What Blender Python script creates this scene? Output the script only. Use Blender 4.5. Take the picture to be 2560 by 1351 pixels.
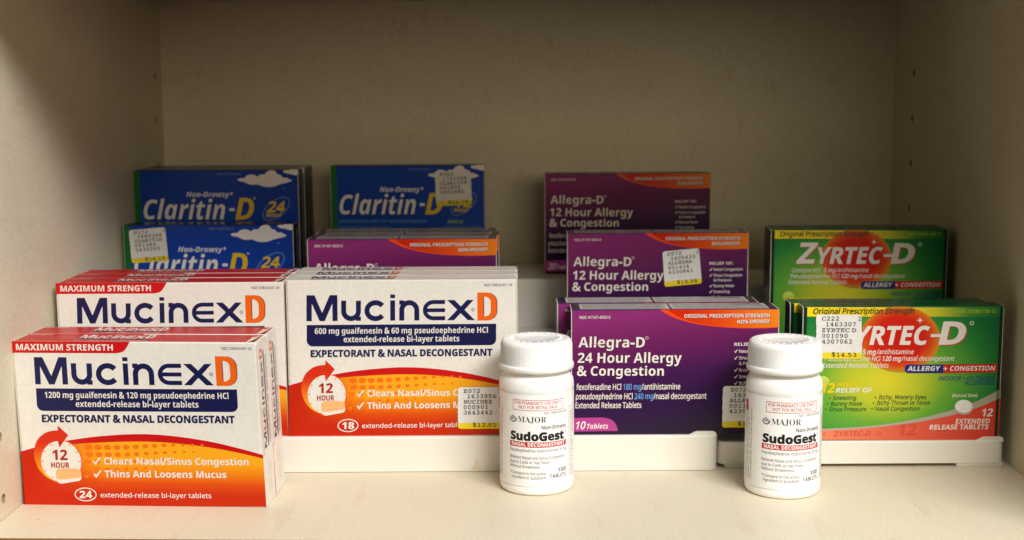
import bpy, bmesh, math, random
from mathutils import Vector, Matrix
from mathutils.geometry import tessellate_polygon

random.seed(7)
S = 0.001                                   # everything below is written in millimetres
scene = bpy.context.scene
COL = scene.collection
for o in list(bpy.data.objects):
    bpy.data.objects.remove(o)

# ------------------------------------------------------------------ camera
cam = bpy.data.cameras.new('camera')
cam.sensor_width = 36.0
cam.lens = 3198.5 / 2560 * 36
cam.clip_start = 0.01
cam.clip_end = 50
cam.dof.use_dof = True
cam.dof.focus_distance = 0.675
cam.dof.aperture_fstop = 11.0
cam_o = bpy.data.objects.new('camera', cam)
COL.objects.link(cam_o)
pitch, roll, yaw = .1359, -.0055, -.0003
fw = Vector((math.sin(yaw) * math.cos(pitch), math.cos(yaw) * math.cos(pitch), -math.sin(pitch)))
rt = Vector((math.cos(yaw), -math.sin(yaw), 0))
up = rt.cross(fw)
rt2 = math.cos(roll) * rt + math.sin(roll) * up
up2 = -math.sin(roll) * rt + math.cos(roll) * up
mw = Matrix((rt2, up2, -fw)).transposed().to_4x4()
mw.translation = Vector((-14.04 * S, 0, 211.66 * S))
cam_o.matrix_world = mw
scene.camera = cam_o

# ------------------------------------------------------------------ room light
world = bpy.data.worlds.new('World')
scene.world = world
world.use_nodes = True
bg = world.node_tree.nodes['Background']
bg.inputs['Color'].default_value = (1.0, 0.88, 0.74, 1)
bg.inputs['Strength'].default_value = 0.03


def area_lamp(name, loc, target, sx, sy, watts, color):
    l = bpy.data.lights.new(name, 'AREA')
    l.shape = 'RECTANGLE'
    l.size, l.size_y = sx, sy
    l.energy = watts
    l.color = color
    o = bpy.data.objects.new(name, l)
    COL.objects.link(o)
    o.location = loc
    o.rotation_euler = (Vector(target) - Vector(loc)).to_track_quat('-Z', 'Y').to_euler()
    return o


area_lamp('ceiling_lamp', (0.35, 0.10, 1.30), (0.0, 0.64, 0.0), 1.0, 0.45, 9.5, (1.0, 0.985, 0.96))
area_lamp('front_ceiling_lamp', (0.68, -0.52, 1.15), (-0.05, 0.68, 0.03), 0.9, 0.4, 33.0, (1.0, 0.985, 0.96))
area_lamp('room_fill', (0.55, -1.27, 0.50), (-0.05, 0.70, 0.15), 1.0, 0.5, 6.6, (1.0, 0.86, 0.60))  # unseen low warm fill, added for room bounce on back wall and rear packs

scene.view_settings.view_transform = 'Standard'
scene.view_settings.look = 'None'
scene.view_settings.exposure = 0.0
scene.view_settings.gamma = 1.0
scene.view_settings.use_curve_mapping = False
scene.render.engine = 'CYCLES'
scene.cycles.use_denoising = True
scene.cycles.sample_clamp_indirect = 2.0
scene.cycles.caustics_reflective = False
scene.cycles.caustics_refractive = False
scene.cycles.max_bounces = 8
scene.cycles.diffuse_bounces = 5

GLYPH_DATA = [
[
[65,179,[153,0,129,62,49,62,25,0,0,0,78,201,101,201,179,0],[99,145,96,153,92,165,89,175,86,163,83,153,80,145,58,84,121,84]],
[66,182,[84,200,117,197,141,189,155,174,160,150,159,139,156,130,150,121,143,114,134,109,122,106,122,105,145,97,154,91,161,82,165,71,167,57,165,40,159,26,148,15,135,7,118,2,97,0,27,0,27,200],[89,115,111,117,125,123,132,133,134,148,131,162,123,171,107,177,85,178,52,178,52,115],[52,94,52,21,93,21,115,24,130,32,137,44,140,59,139,69,135,77,129,84,120,89,107,93,91,94]],
[67,177,[113,181,98,179,84,175,72,168,62,159,54,148,48,134,45,118,44,100,46,77,51,57,61,41,74,29,92,22,113,19,138,22,161,27,161,5,137,-1,109,-3,81,0,58,10,40,25,27,46,20,71,17,100,19,122,23,142,31,159,42,174,55,186,72,195,91,201,113,203,143,200,168,191,158,170,138,177]],
[68,204,[187,102,184,71,175,46,160,26,139,11,114,3,83,0,27,0,27,200,89,200,117,197,141,189,161,175,175,156,184,132],[161,101,159,125,152,145,141,160,126,170,107,176,85,178,52,178,52,22,80,22,115,27,140,42,156,66]],
[69,156,[139,0,27,0,27,200,139,200,139,178,52,178,52,115,134,115,134,94,52,94,52,22,139,22]],
[70,145,[52,0,27,0,27,200,139,200,139,178,52,178,52,107,134,107,134,85,52,85]],
[71,204,[114,106,183,106,183,8,150,0,113,-3,84,0,61,10,42,25,28,45,20,70,17,100,20,129,29,154,44,175,65,190,90,200,121,203,153,200,180,191,171,169,147,177,119,181,97,178,78,171,63,159,52,143,46,123,43,100,45,78,51,58,61,42,75,29,94,22,119,19,141,20,158,24,158,83,114,83]],
[72,208,[180,0,155,0,155,93,52,93,52,0,27,0,27,200,52,200,52,115,155,115,155,200,180,200]],
[73,95,[83,0,11,0,11,15,35,20,35,180,11,185,11,200,83,200,83,185,60,180,60,20,83,15]],
[74,76,[-1,-53,-13,-52,-22,-50,-22,-28,-12,-30,-2,-31,12,-28,17,-24,22,-18,25,-10,26,1,26,200,51,200,51,3,49,-15,45,-29,37,-40,26,-47,14,-52]],
[75,173,[173,0,144,0,73,96,52,78,52,0,27,0,27,200,52,200,52,101,69,120,87,139,141,200,170,200,91,113]],
[76,147,[27,0,27,200,52,200,52,22,140,22,140,0]],
[77,254,[115,0,50,175,48,175,49,161,50,142,50,121,50,0,27,0,27,200,64,200,126,36,127,36,190,200,227,200,227,0,202,0,202,123,202,142,203,161,204,175,203,175,136,0]],
[78,213,[186,0,156,0,49,166,48,166,49,151,50,132,50,112,50,0,27,0,27,200,56,200,163,34,164,34,163,48,163,68,162,87,162,200,186,200]],
[79,219,[202,100,200,78,196,58,188,41,178,25,165,13,149,4,131,-1,110,-3,88,-1,69,5,53,14,40,26,30,41,23,58,18,78,17,101,20,129,27,154,40,175,58,190,81,200,110,203,137,200,160,190,178,175,191,154,199,129],[44,100,45,77,51,57,60,41,72,29,89,21,110,19,130,21,147,29,159,41,168,57,173,77,175,100,171,134,159,160,139,176,110,181,89,179,72,171,60,160,51,144,45,124]],
[80,169,[80,200,114,196,137,185,151,166,155,141,151,118,146,107,138,97,127,89,113,83,96,79,75,78,52,78,52,0,27,0,27,200],[78,178,52,178,52,99,73,99,90,100,104,104,115,109,123,117,128,127,129,140,126,157,117,169,101,176]],
[81,219,[202,100,200,77,195,56,187,38,176,22,161,11,143,2,191,-48,155,-48,117,-3,113,-3,110,-3,88,-1,69,5,53,14,40,26,30,41,23,58,18,78,17,101,20,129,27,154,40,175,58,190,81,200,110,203,137,200,160,190,178,175,191,154,199,129],[44,100,45,77,51,57,60,41,72,29,89,21,110,19,130,21,147,29,159,41,168,57,173,77,175,100,171,134,159,160,139,176,110,181,89,179,72,171,60,160,51,144,45,124]],
[82,174,[82,200,105,198,123,194,137,186,147,175,153,161,155,143,154,129,149,117,143,107,134,100,115,90,170,0,141,0,92,83,52,83,52,0,27,0,27,200],[81,178,52,178,52,104,82,104,103,106,118,114,126,126,129,142,128,154,124,163,117,170,108,175,96,177]],
[83,154,[141,54,138,37,132,23,121,12,107,4,90,-1,69,-3,48,-2,29,2,14,7,14,31,39,23,70,19,84,20,95,23,104,28,110,34,114,42,115,51,114,60,111,68,105,74,97,80,68,92,46,103,30,115,20,131,17,152,19,167,25,179,35,189,47,197,63,201,81,203,111,200,136,192,128,170,105,178,80,181,69,180,59,177,52,173,46,167,43,160,42,152,43,142,46,135,52,128,60,123,86,111,116,97,127,89,134,80,139,68]],
[84,156,[90,0,65,0,65,178,3,178,3,200,153,200,153,178,90,178]],
[85,205,[179,71,177,51,171,33,160,18,145,7,126,0,101,-3,69,2,45,18,30,41,25,71,25,200,50,200,50,70,54,49,63,32,80,22,103,19,119,21,132,26,142,33,149,44,153,56,154,71,154,200,179,200]],
[86,168,[168,200,97,0,71,0,0,200,26,200,71,72,77,56,81,42,84,28,87,42,91,56,97,72,141,200]],
[87,261,[257,200,204,0,178,0,139,131,136,143,133,155,130,165,129,171,128,165,126,155,123,143,120,130,82,0,56,0,3,200,30,200,61,78,64,65,67,53,69,41,70,30,72,42,75,54,78,67,81,79,116,200,142,200,179,78,183,65,186,53,188,41,190,30,192,45,196,61,200,78,231,200]],
[88,164,[163,0,134,0,82,87,28,0,1,0,68,104,5,200,33,200,82,122,132,200,158,200,96,105]],
[89,159,[79,102,131,200,159,200,92,78,92,0,67,0,67,76,0,200,27,200]],
[90,160,[149,0,11,0,11,19,116,178,14,178,14,200,146,200,146,181,41,22,149,22]],
[97,157,[81,153,105,150,121,141,131,125,134,102,134,0,117,0,112,21,111,21,97,8,82,0,60,-3,47,-2,36,2,26,8,19,17,14,28,13,42,17,62,31,76,53,86,85,90,110,90,110,99,108,115,102,125,92,131,79,133,57,129,37,121,29,140,53,149],[88,73,64,70,49,64,41,54,38,41,40,31,46,23,55,19,66,17,83,20,97,28,107,41,110,60,110,73]],
[98,172,[48,161,48,143,47,130,48,130,56,139,66,146,79,151,95,153,120,148,140,133,153,109,157,75,155,51,149,32,140,17,127,6,112,-1,95,-3,79,-1,66,4,56,11,48,19,46,19,41,0,24,0,24,213,48,213],[91,132,76,131,66,126,58,119,52,108,49,94,48,76,48,75,51,50,58,32,71,21,91,18,109,21,121,32,129,51,131,75,129,100,121,118,109,129]],
[99,134,[84,-3,65,-1,49,5,35,16,24,31,18,50,15,74,18,99,25,119,36,134,50,145,67,151,86,153,108,151,125,145,118,124,102,129,85,131,71,130,60,125,52,117,46,106,42,92,41,75,42,58,46,44,52,33,60,25,71,20,84,18,105,21,123,27,123,5,106,-1]],
[100,172,[77,-3,52,2,32,17,20,41,15,75,20,109,32,133,52,148,77,153,98,150,113,142,124,131,125,131,125,142,124,153,124,213,148,213,148,0,129,0,125,20,124,20,113,9,98,0],[81,18,101,21,114,31,122,47,124,70,124,75,122,99,115,118,102,129,81,132,63,129,51,117,43,98,41,74,43,50,51,32,63,21]],
[101,158,[82,153,100,151,115,145,127,134,136,121,142,104,144,85,144,70,41,70,44,48,54,32,69,22,89,18,114,21,137,29,137,7,114,0,88,-3,68,-1,50,6,35,17,25,32,18,51,15,74,17,97,24,116,34,132,47,143,63,151],[82,133,66,130,54,121,45,108,41,90,118,90,117,102,114,112,109,121,102,127,93,131]],
[102,96,[93,131,55,131,55,0,31,0,31,131,4,131,4,143,31,151,31,160,32,177,36,191,43,201,53,209,65,213,79,214,96,213,108,209,102,190,92,193,80,194,69,192,61,186,57,175,55,160,55,150,93,150]],
[103,172,[77,153,91,152,104,147,115,140,124,130,125,130,129,150,148,150,148,-3,147,-22,141,-38,132,-51,119,-60,102,-65,81,-67,51,-65,27,-58,27,-35,52,-44,83,-47,100,-44,113,-35,121,-22,124,-4,124,1,124,11,125,20,124,20,115,10,104,3,92,-1,77,-3,51,2,32,18,20,42,15,75,20,107,32,132,51,148],[80,132,69,131,59,125,51,117,46,106,42,92,41,75,43,50,51,32,64,21,81,17,101,20,108,24,114,30,122,46,124,69,124,75,123,93,120,108,114,119,105,126,94,131]],
[104,173,[48,150,48,139,47,129,49,129,61,142,77,150,96,153,112,151,126,147,137,140,144,129,149,115,150,98,150,0,126,0,126,96,124,112,118,123,107,130,92,132,77,131,66,126,58,118,53,107,49,94,48,78,48,0,24,0,24,213,48,213]],
[105,72,[48,150,48,0,24,0,24,150],[36,206,46,203,50,198,51,191,50,184,46,179,36,175,31,176,26,179,23,184,22,191,23,198,26,203,31,205]],
[106,72,[6,-67,-6,-66,-15,-64,-15,-44,-7,-46,3,-47,11,-46,18,-42,22,-35,24,-23,24,150,48,150,48,-22,47,-35,44,-46,38,-55,30,-62,20,-66],[22,191,23,198,26,203,31,205,36,206,46,203,50,198,51,191,50,184,46,179,36,175,31,176,26,179,23,184]],
[107,150,[48,102,48,90,47,77,48,77,53,84,60,92,66,99,114,150,143,150,82,86,147,0,117,0,65,70,48,55,48,0,24,0,24,213,48,213]],
[108,72,[48,0,24,0,24,213,48,213]],
[109,262,[189,153,211,150,227,140,236,123,239,98,239,0,215,0,215,97,213,112,207,123,198,130,184,132,166,129,153,120,146,104,144,83,144,0,119,0,119,97,116,116,112,123,106,128,98,131,89,132,75,131,65,126,57,118,52,108,49,94,48,78,48,0,24,0,24,150,44,150,47,130,49,130,60,143,76,150,93,153,109,151,122,147,132,139,139,128,140,128,149,139,161,147,174,151]],
[110,173,[96,153,120,150,137,140,147,123,150,98,150,0,126,0,126,96,124,112,118,123,107,130,92,132,71,129,58,118,51,101,48,78,48,0,24,0,24,150,44,150,47,130,49,130,61,143,78,150]],
[111,169,[154,75,153,58,149,42,143,29,135,18,125,9,113,2,100,-2,84,-3,70,-2,57,2,45,9,35,18,27,29,21,42,17,58,15,75,18,98,24,118,34,133,48,144,65,151,85,153,104,151,121,144,135,133,146,118,152,98],[41,75,42,59,46,45,51,33,60,25,71,19,85,18,99,19,110,25,118,33,124,45,128,59,129,75,128,92,124,106,118,117,110,125,99,130,85,132,65,128,51,117,43,99]],
[112,172,[95,153,120,148,140,134,153,109,157,75,155,52,149,32,140,17,128,6,112,-1,95,-3,75,0,59,8,48,19,47,19,48,7,48,-6,48,-67,24,-67,24,150,44,150,47,130,48,130,59,141,74,150],[91,132,77,131,66,126,58,119,53,109,50,96,48,80,48,75,49,58,52,44,58,33,66,24,77,19,91,18,104,20,114,25,122,34,127,46,130,60,131,76,129,99,121,117,109,128]],
[113,172,[124,-3,124,9,125,20,124,20,116,11,106,4,93,-1,76,-3,52,2,32,17,20,41,15,75,17,98,23,118,33,133,45,144,60,151,77,153,93,151,106,146,116,139,124,130,125,130,129,150,148,150,148,-67,124,-67],[81,18,95,19,106,23,114,30,120,40,123,54,124,69,124,75,122,100,115,118,101,129,81,132,63,129,51,117,43,98,41,74,43,51,51,33,63,21]],
[114,116,[94,153,103,153,111,151,108,129,100,130,92,131,76,127,62,117,52,101,48,80,48,0,24,0,24,150,44,150,47,123,48,123,59,138,75,149,84,152]],
[115,134,[122,41,120,28,114,17,105,8,94,2,79,-2,62,-3,35,0,15,7,15,29,36,21,62,17,78,19,89,23,96,30,98,39,95,49,84,58,61,68,36,80,27,86,20,93,16,102,14,113,18,130,30,143,48,150,71,153,96,150,118,143,110,123,90,130,69,133,56,132,46,128,40,122,38,115,41,104,54,96,76,86,101,75,110,69,116,61,120,52]],
[116,101,[74,17,85,18,95,20,95,2,84,-2,70,-3,58,-2,48,1,39,7,32,15,27,28,26,44,26,131,4,131,4,143,26,153,36,185,50,185,50,150,94,150,94,131,50,131,50,44,52,32,57,24,65,19]],
[117,173,[149,150,149,0,129,0,125,20,124,20,112,7,96,0,77,-3,60,-1,47,3,36,10,28,21,24,35,22,52,22,150,47,150,47,54,49,38,55,27,66,20,80,18,95,19,107,24,115,32,121,42,124,56,125,72,125,150]],
[118,142,[57,0,0,150,26,150,58,62,63,48,68,33,70,22,71,22,75,34,79,48,84,62,116,150,142,150,85,0]],
[119,220,[121,85,117,96,114,107,112,117,110,125,109,125,108,117,105,107,103,96,99,85,72,0,44,0,3,150,29,150,49,70,54,54,57,38,59,25,60,25,62,34,65,45,67,56,70,66,97,150,124,150,150,66,154,52,157,38,160,26,161,26,163,38,167,53,171,70,192,150,217,150,175,0,146,0]],
[120,148,[59,77,8,150,36,150,74,94,113,150,140,150,89,77,143,0,115,0,74,60,33,0,5,0]],
[121,143,[0,150,27,150,59,65,64,50,69,37,72,24,73,24,78,42,86,65,116,150,143,150,78,-21,66,-45,58,-55,48,-61,37,-66,24,-67,12,-67,3,-65,3,-45,11,-46,20,-47,35,-44,45,-35,53,-20,61,-1]],
[122,132,[121,0,11,0,11,16,92,131,16,131,16,150,119,150,119,132,39,19,121,19]],
[48,160,[146,100,143,57,138,39,131,25,122,13,111,4,96,-1,80,-3,59,0,43,10,30,25,21,45,16,70,14,100,15,130,20,156,29,176,41,191,58,200,80,203,100,200,117,191,130,176,139,156,145,130],[38,100,39,75,42,55,48,39,56,27,66,20,80,18,93,20,104,27,112,38,117,54,121,75,122,100,121,125,117,146,112,162,104,173,93,180,80,182,66,180,56,173,48,162,42,146,39,125]],
[49,160,[99,0,75,0,75,140,75,154,76,164,76,174,68,167,59,159,38,141,25,158,79,200,99,200]],
[50,160,[146,0,13,0,13,20,66,73,91,100,107,123,111,135,112,148,110,163,103,173,91,180,77,182,63,181,51,177,29,163,16,179,33,191,53,200,77,203,94,201,109,196,121,189,130,178,136,165,138,150,136,134,131,120,123,107,113,93,86,65,45,24,45,22,146,22]],
[51,160,[138,153,137,141,133,130,127,121,119,114,108,109,97,105,97,104,118,99,132,89,141,75,144,57,142,40,136,26,126,14,111,5,92,-1,68,-3,38,0,13,8,13,31,40,21,68,18,91,21,107,28,116,41,118,57,117,69,112,78,104,84,93,89,79,92,62,93,43,93,43,114,63,114,78,115,90,118,100,124,107,132,111,141,113,152,110,164,103,174,92,180,76,182,57,180,41,174,26,165,14,182,26,190,40,197,57,201,76,203,104,199,123,189,134,173]],
[52,160,[155,45,125,45,125,0,102,0,102,45,6,45,6,66,100,201,125,201,125,68,155,68],[102,131,102,144,102,155,103,165,103,175,102,175,96,163,90,153,30,68,102,68]],
[53,160,[77,123,96,121,113,116,126,107,136,96,142,81,144,64,142,45,135,28,124,15,110,5,91,-1,69,-3,40,0,18,8,18,31,42,22,70,18,84,19,96,23,105,29,113,37,118,48,119,61,116,79,107,91,91,99,69,102,51,101,35,98,22,106,30,200,130,200,130,178,51,178,46,120,59,122]],
[54,160,[15,85,18,120,26,151,33,166,42,178,54,188,68,196,86,201,107,203,120,202,132,200,132,179,120,182,108,183,90,181,75,176,64,169,55,159,49,146,44,133,40,102,42,102,52,114,68,122,89,125,105,123,119,118,131,109,140,97,145,82,147,64,145,45,139,29,130,15,117,5,102,-1,83,-3,70,-1,57,3,45,9,35,19,27,31,21,46,17,64],[83,18,99,21,112,29,120,44,123,64,120,82,113,95,101,103,84,106,72,105,61,100,52,94,46,87,42,78,40,69,43,51,51,34,65,22,73,19]],
[55,160,[38,0,120,178,12,178,12,200,146,200,146,181,65,0]],
[56,160,[80,203,96,201,111,197,123,191,132,181,138,169,140,155,138,144,135,134,121,118,102,106,124,93,133,85,140,75,145,65,146,52,144,36,138,23,128,12,115,4,99,-1,81,-3,61,-1,44,4,31,11,21,22,16,35,14,51,15,64,19,75,26,84,35,92,55,104,37,117,25,134,21,144,20,155,22,169,28,181,37,190,49,197,64,201],[38,51,40,37,48,26,61,19,80,17,98,19,111,26,119,38,122,52,121,61,117,69,102,82,80,93,76,94,55,83,42,69,39,60],[80,183,66,181,54,175,47,166,44,154,45,145,49,137,62,125,81,115,98,125,111,137,114,145,115,154,113,166,106,175,94,181]],
[57,160,[146,115,143,81,135,49,128,34,119,22,107,12,92,4,75,-1,54,-3,41,-2,29,0,29,21,40,18,53,17,71,19,86,24,97,31,106,41,112,53,117,67,121,98,119,98,108,86,93,78,71,75,55,77,41,82,30,91,21,103,16,117,14,135,16,155,22,171,32,185,44,195,60,201,78,203,92,201,104,197,116,191,126,181,134,169,140,154,144,136],[78,182,62,179,49,171,41,156,38,136,41,118,48,105,60,97,77,94,89,95,100,100,109,106,115,113,119,122,121,131,118,149,110,166,97,178,88,181]],
[32,73],
[38,205,[85,203,99,202,111,198,121,192,128,183,132,173,134,160,131,144,122,130,109,118,94,108,148,55,160,75,167,100,192,100,181,67,173,52,164,40,204,0,171,0,147,24,128,10,106,1,78,-3,60,-1,44,4,32,11,23,22,17,36,15,52,16,65,20,77,26,87,35,95,58,111,46,125,37,141,34,159,35,172,40,183,47,192,58,198,70,202],[73,96,56,84,45,70,42,62,41,53,43,39,51,28,63,21,79,19,95,21,110,25,131,39],[84,183,74,181,65,177,60,169,58,160,59,150,63,141,78,122,93,131,102,140,107,149,109,160,108,169,103,176,95,181]],
[45,90,[11,64,11,86,79,86,79,64]],
[47,104,[101,200,27,0,3,0,77,200]],
[46,75,[20,15,21,24,25,30,31,33,37,34,44,33,50,30,54,24,55,15,54,6,50,1,44,-3,37,-4,31,-3,25,1,21,6]],
[44,75,[54,29,47,8,39,-15,30,-36,11,-36,17,-13,22,11,25,32,52,32]],
[58,75,[20,15,21,24,25,30,31,33,37,34,44,33,50,30,54,24,55,15,54,6,50,1,44,-3,37,-4,31,-3,25,1,21,6],[20,135,21,144,25,150,31,153,37,154,44,153,50,150,54,144,55,135,54,126,50,120,44,117,37,116,31,117,25,120,21,126]],
[40,84,[11,77,12,99,16,122,21,143,29,163,40,182,52,200,76,200,58,172,46,142,39,110,36,77,37,56,41,34,46,13,54,-7,64,-26,75,-44,52,-44,40,-27,29,-8,21,12,16,33,12,55]],
[41,84,[73,77,72,55,68,33,63,12,55,-8,45,-27,32,-44,9,-44,21,-26,30,-7,38,13,43,34,47,56,48,77,47,99,43,121,38,142,30,162,20,182,8,200,32,200,45,182,55,163,63,143,68,122,72,99]],
[43,160,[90,109,146,109,146,89,90,89,90,31,70,31,70,89,14,89,14,109,70,109,70,167,90,167]],
[42,154,[90,213,85,159,138,174,142,148,91,144,124,100,100,87,76,136,55,87,30,100,62,144,11,148,15,174,69,159,63,213]],
[174,233,[78,39,78,161,114,161,134,159,148,152,156,141,158,125,157,113,152,104,144,97,136,93,169,39,145,39,117,87,99,87,99,39],[113,104,123,106,131,110,135,116,137,124,135,133,131,139,124,142,113,143,99,143,99,104],[117,-3,95,-1,75,5,58,14,43,26,30,41,21,59,16,79,14,100,16,121,21,141,30,159,43,174,58,186,75,195,95,201,117,203,137,201,156,195,174,186,189,174,202,159,211,141,217,121,219,100,217,79,212,59,203,41,190,26,175,14,158,5,138,-1],[117,12,134,14,150,18,165,26,178,37,189,50,197,65,202,82,203,100,202,118,197,134,189,149,179,162,166,173,151,181,135,186,117,188,98,186,82,182,67,174,54,163,44,150,36,135,31,118,29,100,31,82,36,66,44,51,54,38,67,27,82,19,98,14]],
[8482,217,[91,101,91,200,117,200,144,124,171,200,196,200,196,101,178,101,178,159,179,167,179,177,178,177,150,101,135,101,108,177,107,177,108,167,108,160,108,101],[33,101,33,185,5,185,5,200,79,200,79,185,51,185,51,101]],
[8226,105,[22,102,23,114,26,123,30,129,37,134,53,137,68,134,75,129,80,123,83,114,84,102,83,91,80,82,75,76,68,71,53,68,37,71,30,76,26,82,23,91]],
],
[
[65,193,[0,0,71,201,122,201,193,0,148,0,133,48,60,48,46,0],[71,83,123,83,108,130,105,142,100,157,97,170,93,156,88,140,85,130]],
[66,188,[25,0,25,200,87,200,123,197,148,189,163,173,168,149,166,134,160,120,151,111,138,106,138,105,156,98,163,92,169,83,172,72,173,58,168,34,154,15,131,4,100,0],[68,121,92,121,108,122,118,127,123,134,125,144,123,154,117,160,106,164,90,165,68,165],[68,35,95,35,111,37,122,42,128,51,129,62,127,72,122,80,111,85,94,87,68,87]],
[67,178,[106,-3,78,0,55,10,38,25,26,46,19,71,16,100,19,128,27,153,41,174,59,190,82,200,110,203,140,199,169,189,155,154,132,164,110,168,89,163,73,149,63,128,60,99,63,71,72,50,87,37,110,32,135,35,161,43,161,8,135,0]],
[68,207,[25,0,25,200,88,200,117,197,142,189,163,175,178,156,188,132,191,102,184,58,162,26,128,6,82,0],[68,35,86,35,120,42,140,64,147,101,143,130,132,150,115,161,90,165,68,165]],
[69,157,[25,0,25,200,140,200,140,165,68,165,68,121,135,121,135,87,68,87,68,35,140,35,140,0]],
[70,154,[25,0,25,200,140,200,140,165,67,165,67,114,135,114,135,79,67,79,67,0]],
[71,203,[109,-3,70,4,40,24,22,56,16,100,19,130,28,155,43,175,64,190,90,200,121,203,152,199,180,190,166,157,145,164,120,168,103,165,88,159,76,149,67,135,62,119,60,99,61,81,65,65,72,51,82,41,95,35,112,32,127,33,139,35,139,77,101,77,101,112,180,112,180,9,148,0]],
[72,214,[25,0,25,200,68,200,68,122,147,122,147,200,189,200,189,0,147,0,147,86,68,86,68,0]],
[73,109,[9,0,9,24,33,35,33,165,9,176,9,200,100,200,100,176,76,165,76,35,100,24,100,0]],
[74,93,[4,-59,-10,-58,-21,-56,-21,-20,-11,-22,-1,-23,12,-20,18,-16,22,-10,25,13,25,200,68,200,68,13,66,-10,60,-29,50,-42,37,-52,22,-57]],
[75,186,[25,0,25,200,68,200,68,108,76,120,84,132,138,200,185,200,116,111,186,0,138,0,85,84,68,71,68,0]],
[76,158,[25,0,25,200,68,200,68,35,149,35,149,0]],
[77,264,[25,0,25,200,83,200,130,47,131,47,181,200,239,200,239,0,199,0,199,95,200,117,201,140,201,157,200,157,149,0,110,0,62,157,61,157,62,140,63,116,63,93,63,0]],
[78,228,[25,0,25,200,79,200,166,50,166,50,165,78,164,105,164,200,203,200,203,0,149,0,62,151,61,151,62,123,63,94,63,0]],
[79,223,[111,-3,82,0,58,10,39,26,26,46,19,71,16,101,19,130,26,155,39,175,58,190,82,200,112,203,141,200,165,190,184,175,196,154,204,129,207,100,204,71,196,46,184,26,165,10,141,0],[111,33,135,37,150,51,159,72,162,100,159,129,150,150,135,163,112,168,89,163,73,150,64,129,61,100,64,72,73,51,89,37]],
[80,176,[25,0,25,200,89,200,123,196,146,183,159,164,163,138,161,121,156,105,146,91,132,80,112,73,86,71,68,71,68,0],[68,106,82,106,98,108,110,113,118,122,120,136,117,152,106,162,87,165,68,165]],
[81,223,[151,-48,115,-3,111,-3,82,0,58,10,39,26,26,46,19,71,16,101,19,130,26,155,39,175,58,190,82,200,112,203,141,200,165,190,184,175,196,154,204,129,207,100,204,69,195,42,179,21,157,6,206,-48],[111,33,135,37,150,51,159,72,162,100,159,129,150,150,135,163,112,168,89,163,73,150,64,129,61,100,64,72,73,51,89,37]],
[82,185,[25,0,25,200,83,200,119,196,144,185,158,166,163,140,162,127,158,116,144,99,126,87,185,0,138,0,90,77,68,77,68,0],[68,111,81,111,99,113,111,118,118,127,120,139,118,151,111,159,98,164,80,165,68,165]],
[83,154,[69,-3,39,0,13,9,13,49,42,37,58,34,73,32,86,34,95,38,100,45,102,54,99,64,90,72,63,86,48,94,32,106,20,122,16,133,15,146,20,170,33,188,55,199,83,203,113,199,142,189,129,156,104,164,82,168,71,166,63,162,58,155,57,147,59,138,66,131,94,115,121,100,130,92,137,82,142,70,143,55,138,32,124,13,101,1]],
[84,162,[60,0,60,165,6,165,6,200,157,200,157,165,102,165,102,0]],
[85,212,[105,-3,70,2,45,18,29,41,24,71,24,200,66,200,66,78,69,57,76,43,89,35,106,33,124,36,136,44,143,58,146,78,146,200,188,200,188,71,186,51,179,33,167,18,151,7,131,0]],
[86,182,[68,0,0,200,43,200,80,81,84,70,88,52,91,37,94,52,98,70,101,81,139,200,182,200,114,0]],
[87,271,[51,0,0,200,42,200,67,91,71,75,75,55,77,38,80,55,83,74,86,88,115,200,155,200,185,88,188,74,191,55,194,38,196,55,200,75,204,91,229,200,271,200,220,0,172,0,145,105,142,114,140,128,137,142,135,152,134,142,131,128,128,114,126,105,99,0]],
[88,187,[0,0,66,103,4,200,51,200,94,128,136,200,182,200,119,101,187,0,138,0,92,76,45,0]],
[89,175,[66,0,66,76,0,200,46,200,87,118,129,200,175,200,108,78,108,0]],
[90,162,[7,0,7,27,103,165,9,165,9,200,153,200,153,173,57,35,155,35,155,0]],
[97,169,[59,-3,40,0,25,9,15,24,12,46,16,67,29,82,50,91,80,94,107,95,107,102,105,112,100,120,93,124,83,125,61,122,40,114,26,142,53,152,85,156,112,153,132,143,144,126,148,102,148,0,119,0,111,21,110,21,100,10,89,3,76,-1],[75,28,87,30,97,36,104,45,107,58,107,71,90,70,73,68,62,63,57,55,55,45,56,37,60,32]],
[98,177,[106,-3,91,-1,79,3,64,17,61,17,54,0,22,0,22,213,64,213,64,163,63,146,62,133,64,133,71,142,80,149,92,154,107,156,130,151,149,136,161,111,165,77,161,42,148,17,130,2],[94,31,106,34,115,43,120,58,122,77,120,97,114,111,105,120,94,122,80,120,71,112,66,100,64,82,64,77,65,57,70,43,79,34]],
[99,144,[84,-3,54,2,31,16,17,40,13,76,15,101,22,121,34,137,49,147,67,154,88,156,115,153,135,145,123,113,105,120,88,122,70,117,59,102,55,76,57,56,64,42,74,34,88,31,111,35,131,44,131,9,111,0]],
[100,177,[70,-3,47,2,29,17,17,42,13,76,17,111,29,136,48,151,71,156,86,154,99,149,108,142,115,133,117,133,115,146,114,164,114,213,155,213,155,0,124,0,115,20,114,20,107,11,97,4,85,-1],[85,31,100,33,109,41,115,54,117,71,117,76,115,96,110,110,100,119,84,122,72,119,63,110,57,95,55,76,57,56,63,42,72,33]],
[101,166,[91,-3,69,-1,50,6,35,16,23,32,15,51,13,75,15,100,22,120,33,136,47,147,65,154,85,156,113,151,135,138,149,116,154,86,154,66,55,66,58,50,65,38,77,31,93,28,120,31,145,40,145,8,121,0],[56,94,114,94,112,107,107,117,98,124,85,126,74,124,65,118,59,108]],
[102,108,[29,0,29,122,6,122,6,142,29,153,29,164,30,182,35,195,43,204,54,210,67,213,83,214,105,212,121,208,110,177,100,180,87,181,80,180,74,176,70,162,70,153,106,153,106,122,70,122,70,0]],
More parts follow.
